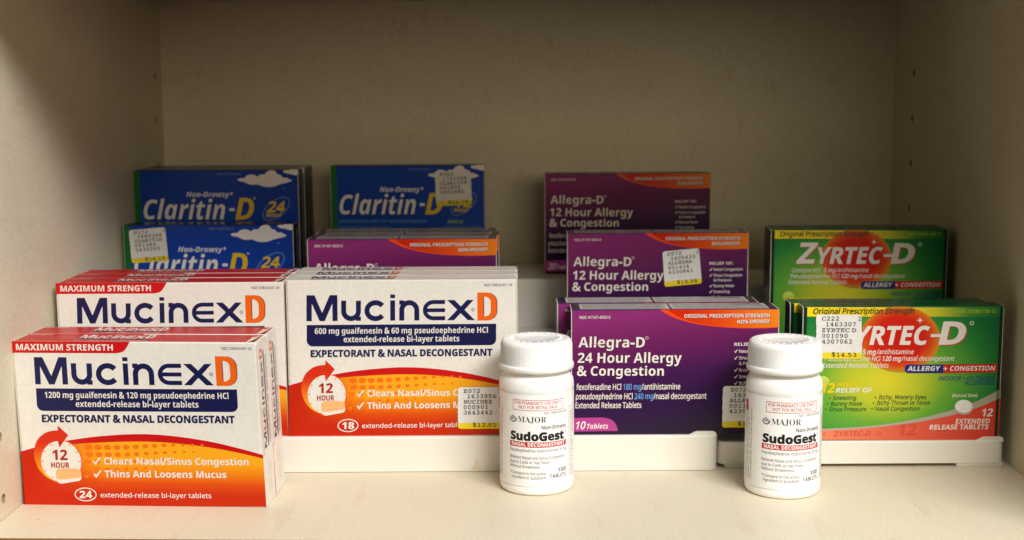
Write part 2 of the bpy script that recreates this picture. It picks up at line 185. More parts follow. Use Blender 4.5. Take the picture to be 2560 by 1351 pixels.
[103,177,[79,-67,49,-65,22,-58,22,-25,51,-34,82,-37,99,-33,110,-21,114,-2,114,1,114,11,115,20,114,20,105,10,95,3,83,-1,70,-3,46,2,28,18,16,43,13,76,17,110,28,135,47,150,71,156,97,150,116,133,117,133,120,153,155,153,155,0,151,-29,136,-50,112,-63],[85,30,99,32,109,39,115,52,117,71,117,76,115,97,109,111,99,119,85,122,68,117,58,101,55,76,59,50,69,35]],
[104,184,[22,0,22,213,64,213,64,169,63,148,62,133,64,133,72,143,83,150,95,154,108,156,131,152,148,142,159,125,163,100,163,0,121,0,121,89,119,108,110,119,97,122,81,119,71,109,65,94,64,72,64,0]],
[105,85,[43,172,34,173,27,176,22,183,20,192,22,202,27,209,43,213,59,209,64,202,66,192,64,183,59,176],[22,0,22,153,64,153,64,0]],
[106,85,[43,172,34,173,27,176,22,183,20,192,22,202,27,209,43,213,59,209,64,202,66,192,64,183,59,176],[10,-67,-5,-66,-18,-64,-18,-31,-8,-33,2,-34,9,-32,16,-29,20,-22,22,-10,22,153,64,153,64,-17,62,-30,58,-42,51,-52,41,-60,27,-66]],
[107,174,[22,0,22,213,64,213,64,118,63,100,61,83,62,83,71,95,80,106,123,153,170,153,109,87,174,0,125,0,82,62,64,48,64,0]],
[108,85,[22,0,22,213,64,213,64,0]],
[109,275,[22,0,22,153,54,153,59,133,62,133,70,143,81,150,93,154,106,156,122,154,135,150,145,143,153,133,156,133,165,143,176,150,188,154,201,156,224,152,241,142,251,125,254,100,254,0,212,0,212,89,210,108,202,119,189,122,175,119,166,111,161,96,159,77,159,0,117,0,117,89,115,108,107,119,94,122,79,119,70,109,65,94,64,72,64,0]],
[110,184,[22,0,22,153,54,153,59,133,62,133,70,143,82,150,95,154,109,156,131,152,148,142,159,125,163,100,163,0,121,0,121,89,120,104,115,114,108,120,97,122,81,119,71,109,65,94,64,72,64,0]],
[111,173,[86,-3,66,0,48,6,33,18,22,33,15,53,13,77,18,110,32,135,56,151,87,156,107,153,125,146,140,135,151,120,158,100,161,77,156,43,141,18,117,2],[87,31,101,34,111,42,116,57,118,77,116,97,111,111,101,119,87,122,72,119,63,111,57,97,55,77,57,57,63,42,72,34]],
[112,177,[22,-67,22,153,56,153,62,133,64,133,80,149,92,154,107,156,130,151,149,136,161,111,165,77,161,42,148,18,129,2,106,-3,91,-1,80,3,64,17,61,17,64,-6,64,-67],[94,31,107,34,115,43,120,58,122,77,119,102,109,117,94,122,80,120,71,112,66,100,64,82,64,77,65,57,70,43,79,34]],
[113,177,[114,-67,114,-3,115,20,114,20,107,11,97,4,86,-1,70,-3,47,2,29,17,17,42,13,76,17,111,29,136,48,151,71,156,86,154,98,149,108,142,115,133,117,133,120,153,155,153,155,-67],[85,30,100,33,109,40,115,53,117,71,117,76,115,96,110,110,100,119,85,122,72,119,62,110,57,95,55,76,59,50,69,35]],
[114,127,[22,0,22,153,54,153,60,127,62,127,70,138,80,147,93,154,107,156,115,155,121,155,118,115,112,116,106,117,85,113,77,108,70,101,65,91,64,78,64,0]],
[115,139,[63,-3,36,-1,13,6,13,41,39,31,65,28,75,29,82,31,86,36,87,41,85,48,76,55,54,65,31,77,23,84,17,92,14,101,13,113,17,132,29,145,48,153,73,156,100,153,127,144,114,114,93,122,73,125,59,122,54,115,56,108,66,102,86,93,109,82,117,75,123,68,127,58,129,45,124,25,112,10,92,0]],
[116,122,[74,-3,50,2,40,8,33,17,28,30,26,48,26,122,6,122,6,139,29,153,41,185,68,185,68,153,111,153,111,122,68,122,68,48,69,40,73,35,79,32,86,31,100,32,113,35,113,4,96,-1]],
[117,184,[75,-3,53,1,36,11,25,28,21,53,21,153,63,153,63,64,64,49,69,39,76,33,87,31,103,34,113,44,119,59,120,81,120,153,162,153,162,0,130,0,125,20,122,20,114,9,102,3,89,-1]],
[118,159,[58,0,0,153,44,153,73,66,77,50,79,34,80,34,86,66,116,153,159,153,101,0]],
[119,240,[46,0,3,153,44,153,62,85,65,68,68,49,70,35,71,35,73,46,75,59,77,72,78,80,97,153,143,153,161,80,164,67,167,49,168,35,169,35,171,49,174,68,178,85,196,153,237,153,193,0,148,0,136,54,133,68,128,88,123,108,120,121,119,121,116,108,111,88,107,68,103,53,91,0]],
[120,162,[1,0,53,78,4,153,51,153,81,104,111,153,158,153,108,78,161,0,113,0,81,52,49,0]],
[121,159,[31,-67,19,-67,10,-65,10,-32,17,-33,26,-34,38,-32,47,-26,54,-17,58,-6,61,1,0,153,46,153,75,67,78,54,80,40,80,40,83,54,86,67,115,153,159,153,95,-20,84,-40,69,-55,51,-64]],
[122,137,[8,0,8,25,78,121,12,121,12,153,126,153,126,126,57,32,128,32,128,0]],
[48,160,[80,-3,49,4,27,25,14,57,10,100,12,130,17,155,26,176,39,191,57,200,80,203,111,196,133,176,146,143,150,100,148,70,143,45,134,25,121,10,103,0],[80,31,93,36,102,48,106,70,108,100,106,130,102,152,93,165,80,169,66,165,58,152,54,130,52,100,54,70,58,49,66,36]],
[49,160,[73,0,73,116,74,135,75,155,68,149,60,142,37,123,17,149,81,200,116,200,116,0]],
[50,160,[11,0,11,29,61,80,86,106,99,125,103,144,102,154,97,162,89,166,79,168,68,166,57,162,34,147,11,174,29,188,51,199,82,203,100,201,116,196,128,187,138,176,143,163,145,149,144,133,139,119,120,92,90,62,64,38,64,36,151,36,151,0]],
[51,160,[68,-3,38,0,11,8,11,44,38,34,64,31,83,33,96,39,102,48,105,61,101,75,95,80,86,84,57,87,41,87,41,119,57,119,85,123,93,127,98,132,102,146,100,155,95,163,86,167,73,169,60,167,48,164,31,154,11,183,39,197,56,201,76,203,104,200,125,190,139,175,143,155,140,137,131,122,117,112,100,105,100,104,121,99,137,90,146,76,149,58,147,42,140,27,130,15,114,5,94,-1]],
[52,160,[90,0,90,41,5,41,5,71,92,200,131,200,131,74,155,74,155,41,131,41,131,0],[42,74,90,74,90,108,90,124,91,141,92,152,91,152,85,141,79,130]],
[53,160,[68,-3,38,0,14,8,14,45,39,35,66,32,83,34,95,39,102,49,105,63,100,80,87,90,65,94,48,92,34,89,18,98,25,200,134,200,134,164,62,164,59,125,69,127,84,128,101,126,117,121,129,112,139,100,145,85,147,67,142,38,127,16,102,2]],
[54,160,[83,-3,63,0,46,7,31,18,20,35,12,58,10,85,12,119,21,151,29,165,39,177,52,188,68,196,87,201,110,202,124,202,137,200,137,166,125,168,113,169,91,167,74,161,63,152,55,139,51,124,49,107,50,107,57,116,67,123,79,128,94,130,117,126,136,113,147,93,151,67,146,38,133,16,111,2],[82,31,93,33,102,40,108,51,110,66,108,79,103,89,95,95,83,97,67,93,56,83,52,70,55,52,65,37,73,33]],
[55,160,[31,0,106,164,8,164,8,200,151,200,151,173,75,0]],
[56,160,[80,-3,50,1,28,11,14,28,10,51,13,69,21,84,33,95,48,104,36,114,25,125,18,138,16,155,18,169,25,181,35,191,49,197,64,201,80,203,97,201,112,197,125,191,135,181,142,169,144,154,141,138,134,125,122,114,108,106,128,93,144,75,149,64,150,52,148,36,141,23,131,12,117,4,100,-1],[80,123,97,134,102,141,104,151,102,160,97,166,90,170,80,172,70,170,63,166,57,160,56,151,58,142,63,134],[80,28,93,30,103,35,109,43,111,53,106,66,95,77,82,85,78,87,57,73,51,64,49,53,51,43,57,35,66,30]],
[57,160,[50,-3,36,-2,23,-1,23,33,35,31,47,30,69,32,86,38,97,48,105,60,109,75,111,93,110,93,94,76,82,71,65,69,42,74,24,86,13,106,9,133,14,162,27,184,49,198,77,202,96,200,114,193,129,181,140,164,148,142,150,115,148,81,139,49,131,34,121,22,108,12,92,4,73,-1],[77,102,93,106,104,117,108,130,105,148,95,163,87,167,78,168,67,166,58,160,52,149,50,133,52,120,57,110,65,104]],
],
[
[65,176,[-17,0,88,200,139,200,159,0,118,0,115,48,50,48,27,0],[68,83,113,83,110,135,108,151,108,168,108,168,101,153,94,137]],
[66,174,[7,0,50,200,108,200,134,197,154,190,167,176,171,155,168,137,160,122,146,111,127,104,127,103,140,98,149,90,155,79,157,65,155,45,147,28,135,16,119,7,100,2,79,0],[75,121,95,121,108,122,119,127,126,135,128,146,122,161,105,165,84,165],[56,35,81,35,95,37,106,43,113,52,115,65,114,74,109,81,101,86,90,87,68,87]],
[67,171,[90,-3,58,3,35,18,21,43,17,76,21,111,33,146,43,161,54,175,68,187,84,196,103,201,124,203,156,200,183,189,166,155,147,164,124,168,108,166,95,159,84,150,75,138,63,108,59,78,62,58,69,44,81,36,99,33,122,36,145,43,145,8,122,1]],
[68,190,[7,0,50,200,104,200,136,195,161,181,176,157,181,124,178,89,168,59,152,34,130,15,102,4,69,0],[56,35,71,35,92,38,109,47,122,61,131,79,136,100,138,122,136,141,128,155,116,163,100,165,84,165]],
[69,152,[7,0,50,200,161,200,154,165,84,165,75,121,140,121,132,87,67,87,56,35,126,35,119,0]],
[70,149,[7,0,50,200,161,200,154,165,84,165,73,114,138,114,130,79,66,79,49,0]],
[71,193,[91,-3,60,2,36,17,22,42,17,75,19,100,24,124,34,145,46,165,63,180,83,193,107,200,134,203,163,200,190,190,174,155,154,164,132,167,115,165,100,159,87,150,77,139,69,125,64,110,59,78,62,59,69,45,81,36,100,33,112,34,123,36,132,77,96,77,103,112,180,112,158,8,129,0]],
[72,196,[7,0,50,200,91,200,75,122,139,122,156,200,197,200,155,0,113,0,132,86,67,86,49,0]],
[73,107,[-8,0,-3,24,22,35,50,165,29,176,34,200,123,200,118,176,92,165,64,35,85,24,80,0]],
[74,93,[-18,-59,-33,-58,-44,-55,-44,-20,-34,-22,-22,-23,-9,-21,0,-15,8,-4,13,11,53,200,94,200,53,5,43,-24,28,-44,8,-55]],
[75,172,[7,0,50,200,91,200,70,103,92,132,148,200,197,200,116,104,156,0,110,0,81,81,64,71,49,0]],
[76,145,[7,0,50,200,91,200,56,35,126,35,119,0]],
[77,246,[7,0,50,200,105,200,114,50,115,50,190,200,248,200,206,0,167,0,187,95,192,115,197,136,202,155,201,155,123,0,85,0,76,155,75,155,73,139,69,117,64,93,45,0]],
[78,211,[7,0,50,200,98,200,145,53,146,53,148,68,152,87,155,105,175,200,213,200,171,0,124,0,75,151,74,151,73,143,70,128,68,110,65,94,45,0]],
[79,204,[91,-3,59,2,36,18,22,42,17,73,18,97,23,120,31,142,42,162,57,179,75,192,97,200,123,203,155,198,177,183,191,159,196,128,194,104,190,81,182,58,171,38,156,21,138,8,117,0],[94,33,110,36,124,44,136,58,145,77,151,100,153,127,151,144,145,157,134,165,119,168,107,166,95,160,85,152,76,140,64,110,59,73,62,56,69,43,80,35]],
[80,171,[7,0,50,200,105,200,127,198,144,193,157,184,166,172,171,158,172,142,169,120,161,102,147,89,130,79,109,73,85,71,64,71,49,0],[71,106,89,106,105,108,119,115,127,126,130,141,124,159,104,165,84,165]],
[81,204,[119,-48,95,-3,91,-3,59,2,36,18,22,42,17,73,18,97,23,120,31,142,42,162,57,179,75,192,97,200,123,203,155,198,177,183,191,159,196,128,194,103,189,78,181,55,168,35,153,18,133,6,168,-48],[94,33,110,36,124,44,136,58,145,77,151,100,153,127,151,144,145,157,134,165,119,168,107,166,95,160,85,152,76,140,64,110,59,73,62,56,69,43,80,35]],
[82,171,[7,0,50,200,99,200,125,197,146,187,159,170,164,145,160,123,151,106,137,93,120,85,155,0,110,0,82,77,65,77,49,0],[73,111,83,111,99,113,111,119,119,129,121,143,114,160,94,165,84,165]],
[83,148,[54,-3,27,1,6,10,6,47,30,36,55,32,67,34,78,38,85,44,87,54,85,64,81,72,63,87,47,100,34,118,30,129,29,142,31,159,37,174,47,186,61,195,78,201,97,203,126,199,152,189,137,157,116,165,97,168,87,166,79,161,74,154,72,145,73,136,78,128,96,114,111,103,121,90,127,76,129,59,127,40,119,24,107,12,92,4,74,-1]],
[84,149,[36,0,71,165,23,165,31,200,169,200,161,165,113,165,78,0]],
[85,194,[83,-3,55,1,35,13,23,31,19,54,20,63,21,74,48,200,90,200,63,74,61,57,68,39,87,33,103,35,114,43,122,56,128,75,154,200,196,200,169,71,163,50,154,33,142,18,126,7,107,0]],
[86,165,[43,0,25,200,66,200,73,80,73,60,72,41,73,41,80,60,89,80,147,200,190,200,88,0]],
[87,250,[31,0,25,200,64,200,65,91,65,67,63,43,64,43,73,67,82,88,132,200,169,200,172,88,172,76,171,60,171,43,172,43,181,68,189,91,234,200,277,200,188,0,141,0,139,91,138,118,138,139,137,139,122,98,78,0]],
[88,170,[-16,0,63,104,30,200,74,200,95,129,145,200,192,200,117,101,154,0,108,0,85,74,31,0]],
[89,158,[41,0,58,76,25,200,68,200,86,119,137,200,184,200,99,76,83,0]],
[90,150,[-8,0,-3,27,103,165,29,165,36,200,164,200,159,172,52,35,133,35,126,0]],
[97,166,[55,-3,45,-1,35,3,26,10,18,20,14,34,12,53,14,71,17,90,23,107,32,123,42,136,54,147,68,154,83,156,96,154,107,150,115,142,121,133,122,133,130,153,162,153,129,0,98,0,100,20,99,20,81,4,69,-1],[72,31,80,32,87,37,100,55,107,77,109,100,108,109,104,116,98,121,90,122,83,121,76,116,65,101,57,79,54,55,58,37]],
[98,167,[83,-3,70,-1,60,3,52,11,46,20,45,20,37,0,5,0,50,213,91,213,83,173,80,160,76,146,71,132,73,132,89,149,99,154,111,156,122,154,132,150,141,143,148,133,153,118,154,100,153,82,149,63,143,46,135,30,125,17,113,6,99,-1],[76,31,84,32,91,37,102,52,110,74,113,98,108,116,95,122,85,121,78,115,66,97,60,74,57,55,59,45,63,37,69,32]],
[99,135,[69,-3,54,-1,40,3,29,10,20,21,14,35,12,54,14,74,18,93,24,110,33,125,45,138,59,148,75,154,93,156,118,153,138,146,125,115,111,120,95,122,83,120,73,113,65,102,59,88,54,57,56,46,60,37,68,32,78,31,97,34,115,42,115,8,95,0]],
[100,166,[55,-3,45,-1,35,3,26,10,18,20,14,35,12,53,14,71,17,90,23,107,32,123,42,136,54,147,68,154,83,156,95,154,105,149,118,133,119,133,119,139,121,151,123,164,133,213,174,213,129,0,98,0,100,20,99,20,81,4,69,-1],[73,31,82,32,89,38,101,56,107,79,109,98,108,108,104,116,98,121,90,122,83,121,76,116,65,101,57,79,54,55,59,37]],
[101,156,[73,-3,48,1,29,12,17,30,12,56,14,75,18,93,25,110,34,125,46,138,61,147,78,154,98,156,120,153,136,144,146,131,149,114,144,92,127,75,100,64,61,61,54,61,54,58,54,55,56,44,61,36,70,30,81,28,103,31,126,40,126,9,102,0],[59,89,65,89,85,90,99,96,107,104,110,113,106,123,95,126,80,121,67,108]],
[102,104,[-6,-67,-30,-64,-30,-31,-14,-34,-6,-32,0,-28,6,-21,9,-10,37,122,15,122,19,141,44,153,46,164,55,188,67,203,83,212,103,214,120,212,135,208,124,177,116,180,106,181,99,180,93,176,87,161,85,153,115,153,108,122,78,122,49,-17,40,-42,32,-52,22,-60,10,-66]],
[103,166,[54,-67,25,-65,4,-57,4,-22,26,-30,51,-33,64,-32,75,-27,82,-18,87,-6,89,-2,93,12,95,20,94,20,77,4,67,-1,54,-3,43,-1,33,3,25,11,18,21,14,35,12,53,14,71,17,90,23,107,32,123,42,136,54,147,67,154,82,156,96,154,106,150,121,133,122,133,130,153,162,153,128,-4,122,-25,113,-42,101,-53,87,-61,71,-66],[73,31,82,32,89,37,100,54,107,76,109,98,108,108,104,116,98,121,90,122,83,121,76,116,65,101,57,79,54,55,55,44,59,37,65,32]],
[104,169,[5,0,50,213,91,213,83,176,79,158,74,142,71,132,73,132,91,149,103,154,115,156,133,153,145,144,152,130,155,112,152,87,134,0,92,0,111,89,113,106,110,118,99,122,90,120,82,114,69,93,60,63,46,0]],
[105,83,[65,172,50,176,45,181,44,189,46,199,51,207,58,211,69,213,83,209,88,204,89,196,88,186,83,179,76,174],[5,0,38,153,79,153,46,0]],
[106,83,[65,172,50,176,46,181,44,189,46,199,51,207,59,211,69,213,83,209,88,204,90,196,88,186,84,179,76,174],[-12,-67,-36,-64,-36,-31,-20,-34,-13,-32,-6,-28,0,-21,3,-10,38,153,79,153,43,-17,34,-42,26,-52,16,-60,3,-66]],
[107,159,[5,0,50,213,91,213,71,118,67,102,63,88,64,88,126,153,173,153,105,84,144,0,98,0,73,57,56,48,46,0]],
[108,83,[5,0,50,213,91,213,46,0]],
[109,254,[5,0,38,153,69,153,66,125,67,125,77,137,88,147,101,154,115,156,129,154,140,147,147,138,151,125,152,125,162,137,173,147,186,154,201,156,218,153,230,144,237,130,239,112,236,87,218,0,177,0,196,89,198,106,194,118,184,122,175,120,168,115,154,93,145,64,132,0,91,0,110,89,112,106,109,118,99,122,90,120,82,114,69,93,60,63,46,0]],
[110,169,[5,0,38,153,69,153,66,125,67,125,77,137,88,147,101,154,115,156,133,153,145,144,152,130,155,112,152,87,134,0,92,0,111,89,113,106,110,118,99,122,90,120,82,114,69,93,60,63,46,0]],
[111,164,[71,-3,55,-1,40,4,29,13,20,25,14,39,12,56,14,76,17,94,24,111,32,126,44,139,58,148,74,154,94,156,117,152,136,140,148,121,152,95,147,58,141,42,132,27,121,15,107,5,90,-1],[74,31,85,33,94,40,101,51,106,64,110,95,109,106,106,114,100,120,90,122,82,121,74,116,63,99,56,78,54,56,59,37]],
[112,167,[-9,-67,38,153,69,153,67,130,68,130,86,148,97,154,111,156,122,154,132,150,141,143,148,133,153,118,154,100,153,82,149,63,143,46,135,30,125,17,113,6,99,-1,83,-3,71,-1,62,4,49,20,48,20,45,-1,42,-21,32,-67],[76,31,84,32,91,37,102,52,110,74,113,98,108,116,95,122,85,121,78,115,66,97,60,75,57,55,59,45,63,37,69,32]],
[113,166,[74,-67,84,-21,87,-9,91,7,95,20,94,20,77,4,67,-1,54,-3,44,-1,34,3,25,10,18,20,14,34,12,53,14,71,17,90,23,107,32,123,42,136,54,147,68,154,83,156,96,154,106,150,121,133,122,133,130,153,162,153,115,-67],[73,31,82,32,90,38,101,56,107,79,109,98,108,108,104,116,98,121,90,122,83,121,76,116,65,101,57,79,54,55,55,44,59,37,65,32]],
[114,118,[5,0,38,153,69,153,66,125,68,125,77,138,89,147,101,154,115,156,122,155,128,154,119,115,113,116,106,117,91,114,78,105,68,89,61,68,46,0]],
[115,132,[49,-3,24,-1,3,6,3,40,24,31,47,28,64,32,70,37,72,44,67,54,49,67,27,84,21,94,19,107,23,128,35,143,53,153,77,156,103,153,127,143,113,113,96,122,78,125,66,122,62,118,61,112,65,103,82,92,94,85,104,76,111,65,113,50,109,27,96,11,75,1]],
[116,115,[56,-3,40,-1,27,5,19,16,16,32,18,48,34,122,13,122,17,142,44,153,62,185,88,185,82,153,120,153,113,122,75,122,59,48,58,41,62,33,70,31,81,32,92,35,92,4,77,-1]],
[117,169,[54,-3,37,0,25,9,18,23,15,41,16,54,18,70,36,153,77,153,58,64,56,47,60,35,71,31,80,33,88,39,101,60,110,90,123,153,164,153,132,0,101,0,103,28,102,28,93,16,82,6,69,-1]],
[118,143,[33,0,14,153,54,153,61,73,61,58,61,41,63,41,68,57,75,72,115,153,160,153,77,0]],
[119,221,[24,0,17,153,55,153,56,85,56,63,55,39,56,39,61,54,67,70,70,80,102,153,147,153,147,80,147,60,145,39,147,39,152,54,158,71,163,85,193,153,235,153,162,0,117,0,117,71,117,85,117,102,118,118,116,118,111,103,105,87,100,74,68,0]],
[120,149,[-14,0,52,78,21,153,65,153,81,107,114,153,162,153,99,76,132,0,87,0,70,47,34,0]],
[121,145,[1,-67,-11,-67,-19,-65,-19,-32,-12,-33,-3,-34,9,-32,18,-26,33,-7,36,0,14,153,54,153,62,82,63,61,64,42,65,42,71,58,80,79,115,153,160,153,67,-22,54,-42,38,-56,20,-64]],
[122,127,[-6,0,-2,25,77,121,23,121,30,153,132,153,126,125,49,32,109,32,102,0]],
],
[
[65,208,[18,0,4,2,0,12,4,21,16,24,20,24,78,176,53,176,39,178,35,188,36,194,39,198,58,200,106,200,118,198,125,189,191,24,193,24,206,22,209,12,206,3,194,0,148,0,133,2,129,6,128,12,129,18,133,22,147,24,163,24,146,64,61,64,46,24,63,24,77,22,81,18,82,12,81,6,77,2,62,0],[69,86,138,86,102,176]],
[66,208,[26,0,17,3,15,12,18,22,36,24,41,24,41,176,36,176,20,178,17,181,16,188,18,197,27,200,106,200,138,196,161,186,175,169,179,146,174,123,156,106,183,87,192,58,190,42,184,29,175,17,161,8,142,2,114,0],[68,114,103,114,124,116,139,121,147,131,150,145,146,162,132,172,110,176,68,176],[68,24,105,24,133,26,151,32,160,43,163,58,160,76,149,86,132,91,107,93,68,93]],
[67,208,[109,-5,84,-2,61,8,41,24,26,45,17,71,13,100,17,129,26,154,41,175,61,192,84,202,110,206,132,203,157,194,162,201,170,203,178,201,181,196,182,179,183,144,180,134,171,131,161,133,155,150,150,163,141,173,127,180,110,183,83,177,62,161,49,134,44,100,46,78,53,59,63,43,76,31,92,24,111,21,138,26,164,41,174,46,183,42,187,34,180,22,162,9,137,-1]],
[68,208,[87,-1,82,-1,75,0,69,0,64,0,29,0,20,3,17,12,21,21,33,24,37,24,37,176,33,176,21,178,17,188,18,195,22,198,37,200,101,200,127,197,150,188,168,173,182,153,190,128,193,100,190,71,180,45,165,25,147,11,122,2],[85,23,121,27,146,41,160,65,165,100,160,135,145,158,120,172,83,177,73,176,64,176,64,24]],
[69,208,[24,0,15,3,11,12,13,19,16,22,32,24,42,24,42,176,32,176,16,178,11,188,13,195,16,198,32,200,171,200,180,197,183,187,183,147,180,135,171,131,161,135,159,146,159,176,69,176,69,119,113,119,113,128,115,140,124,144,130,143,133,139,135,124,135,93,133,77,124,73,115,77,113,94,113,98,69,98,69,24,159,24,159,51,161,67,165,70,171,72,180,68,183,55,183,12,180,3,171,0]],
[70,208,[28,0,19,3,16,12,19,21,30,24,47,24,47,176,29,176,19,179,16,188,19,197,28,200,177,200,186,197,189,187,189,143,186,134,177,131,167,135,165,146,165,176,73,176,73,119,118,119,118,123,120,140,128,144,136,141,139,131,139,88,137,76,128,73,120,77,118,94,118,98,73,98,73,24,109,24,119,21,123,12,120,3,111,0]],
[71,208,[113,-5,84,-2,60,8,40,23,24,44,15,70,12,100,15,129,24,154,39,175,59,192,82,202,108,206,132,203,155,195,160,201,168,203,175,202,179,198,181,177,181,154,178,143,168,139,165,139,162,140,154,153,148,164,138,174,124,181,108,183,82,177,61,161,47,135,42,100,45,77,52,57,63,41,77,28,95,21,115,18,136,21,158,29,158,69,115,69,108,72,106,80,108,89,116,91,189,91,196,88,198,80,195,71,185,69,183,69,183,18,180,10,174,7,159,1,138,-4]],
[72,208,[29,0,20,3,17,12,21,21,33,24,37,24,37,176,33,176,21,178,17,188,18,195,22,198,37,200,72,200,88,198,92,195,93,188,92,182,88,178,71,176,63,176,63,117,144,117,144,176,133,176,119,179,115,188,116,194,120,198,137,200,179,200,188,197,191,188,187,178,175,176,171,176,171,24,175,24,188,21,191,12,190,5,186,2,170,0,136,0,120,2,116,5,115,12,116,18,120,22,136,24,144,24,144,94,63,94,63,24,75,24,89,21,93,12,92,6,88,2,74,0]],
[73,208,[45,0,36,3,32,12,34,19,37,22,53,24,91,24,91,176,53,176,37,178,32,188,34,195,37,198,53,200,163,200,172,197,175,188,171,178,155,176,117,176,117,24,155,24,171,22,174,19,175,12,171,2,155,0]],
[74,208,[87,-5,56,-1,33,7,21,15,19,27,19,67,20,81,30,85,39,81,42,65,45,43,54,28,67,19,85,16,106,20,119,30,127,47,130,72,130,176,84,176,68,178,65,182,64,188,65,195,69,198,84,200,186,200,195,197,198,188,194,178,178,176,156,176,156,68,152,35,140,13,119,-1]],
[75,208,[24,0,15,3,12,12,16,21,27,24,43,24,43,176,26,176,16,179,12,188,15,197,24,200,82,200,95,198,99,188,97,182,94,178,77,176,69,176,69,107,140,176,134,176,122,179,118,188,122,197,131,200,180,200,189,197,192,188,188,178,174,176,172,176,106,113,121,106,136,93,153,68,177,24,182,24,194,21,198,12,195,3,186,0,170,0,162,1,157,7,132,53,111,82,88,94,69,77,69,24,81,24,95,21,99,12,95,2,82,0]],
[76,208,[22,0,13,3,10,12,11,19,14,22,30,24,51,24,51,176,30,176,14,178,10,188,11,195,15,198,30,200,114,200,123,197,126,188,125,181,122,178,106,176,78,176,78,24,168,24,168,68,170,84,180,88,190,84,192,68,192,12,189,3,180,0]],
[77,208,[14,0,5,3,2,12,6,21,19,24,25,24,29,177,27,177,14,179,10,189,13,197,21,200,49,200,61,197,67,189,104,83,140,189,147,197,159,200,187,200,195,197,198,189,194,179,181,177,179,177,183,24,189,24,202,21,206,12,203,3,194,0,146,0,134,2,130,12,131,18,134,21,150,24,157,24,153,169,120,72,114,62,103,59,92,62,86,72,52,169,49,24,60,24,74,21,78,12,74,2,61,0]],
[78,208,[162,-3,154,-2,148,7,58,162,58,24,79,24,92,21,96,12,95,6,91,2,76,0,26,0,17,3,14,12,18,22,31,24,34,24,34,176,13,178,8,181,6,188,7,194,12,198,35,200,50,200,61,198,68,189,153,42,153,176,135,176,122,179,117,188,119,194,122,198,136,200,184,200,193,197,196,188,192,178,179,176,177,176,177,6,174,-1,164,-3]],
[79,208,[104,-5,79,-2,57,8,39,25,25,46,16,71,13,100,16,130,25,155,39,176,57,192,79,202,104,206,129,202,151,192,169,176,183,155,192,130,195,100,192,71,183,45,169,24,151,8,129,-2],[104,19,129,24,148,40,161,65,165,100,161,135,148,161,129,176,104,182,79,176,60,161,47,135,43,100,47,65,60,40,79,24]],
[80,208,[27,0,18,3,15,12,18,21,27,24,49,24,49,176,37,176,20,178,16,181,15,188,18,197,27,200,105,200,151,193,179,172,189,137,179,103,151,82,105,75,76,75,76,24,111,24,123,21,126,12,123,2,109,0],[76,97,107,97,136,102,154,115,160,137,154,158,136,171,107,176,76,176]],
[81,208,[60,-44,53,-40,49,-32,57,-20,66,-11,77,0,59,8,43,20,30,36,21,56,15,77,13,101,16,129,25,154,39,175,58,192,79,202,104,206,129,202,151,192,169,175,183,154,192,129,195,100,192,71,183,45,169,25,151,9,129,0,103,-3,97,-3,92,-3,74,-21,94,-15,116,-13,125,-14,137,-17,155,-21,168,-18,179,-15,185,-18,188,-27,183,-34,171,-41,156,-43,130,-38,103,-32,86,-35,67,-42,64,-44],[104,19,129,24,148,41,161,67,165,100,161,134,148,160,129,176,104,182,79,176,60,160,47,134,43,100,47,66,60,40,79,24]],
[82,208,[22,0,13,3,10,12,14,21,25,24,40,24,40,177,24,177,14,180,10,189,13,197,22,200,93,200,133,197,156,188,169,173,175,158,178,142,175,124,166,109,152,97,133,90,141,84,147,76,181,24,187,24,199,21,203,12,200,3,191,0,172,0,163,3,156,12,145,28,132,47,122,64,106,82,88,87,66,87,66,24,78,24,92,21,96,12,92,2,79,0],[66,109,101,109,127,113,143,124,149,143,143,162,128,173,102,177,66,177]],
[83,208,[41,-7,31,-3,27,11,26,26,25,41,25,50,25,53,27,64,38,68,47,64,53,53,58,39,70,27,86,20,105,18,126,20,141,28,151,40,154,54,146,76,122,86,97,89,67,96,46,107,34,123,30,145,32,161,39,176,51,188,66,197,84,203,104,206,125,203,147,196,150,203,158,204,167,203,171,198,174,156,174,155,171,145,161,142,153,146,148,155,142,167,132,175,119,181,103,183,84,180,70,173,60,161,57,146,67,126,96,116,123,113,156,103,175,85,182,57,177,32,161,12,137,-1,104,-5,80,-2,55,7,51,-4]],
[84,208,[57,0,48,3,45,12,48,21,59,24,91,24,91,176,42,176,41,132,38,116,28,112,18,116,16,125,18,188,21,197,31,200,177,200,187,197,190,188,192,125,189,115,180,112,170,116,167,132,165,176,117,176,117,24,150,24,160,21,163,12,160,3,151,0]],
[85,208,[104,-5,74,0,51,15,36,41,31,77,31,176,27,176,15,178,11,188,12,195,16,198,32,200,66,200,82,198,86,194,87,188,86,182,82,178,66,176,58,176,58,80,61,53,69,34,84,23,105,19,127,23,141,34,149,53,152,80,152,176,143,176,126,178,122,182,121,188,122,194,125,198,139,200,184,200,194,197,197,188,193,178,180,176,177,176,177,77,169,31,145,4]],
[86,208,[101,-2,94,-1,90,3,83,17,20,176,7,178,3,188,6,197,15,200,66,200,79,198,83,188,79,179,67,176,48,176,106,29,162,176,139,176,128,179,124,188,127,198,141,200,193,200,202,197,205,188,202,178,189,176,187,176,126,17,120,3,110,-2]],
[87,208,[49,0,43,2,41,9,16,177,14,177,4,180,1,189,4,197,10,200,65,200,77,198,81,189,77,180,66,177,42,177,60,43,89,144,93,151,100,152,107,152,115,151,118,145,151,43,168,177,141,177,130,180,126,189,130,198,142,200,197,200,203,197,206,189,203,180,193,177,191,177,168,9,166,2,161,0,149,0,143,2,140,7,103,123,70,7,68,2,61,0]],
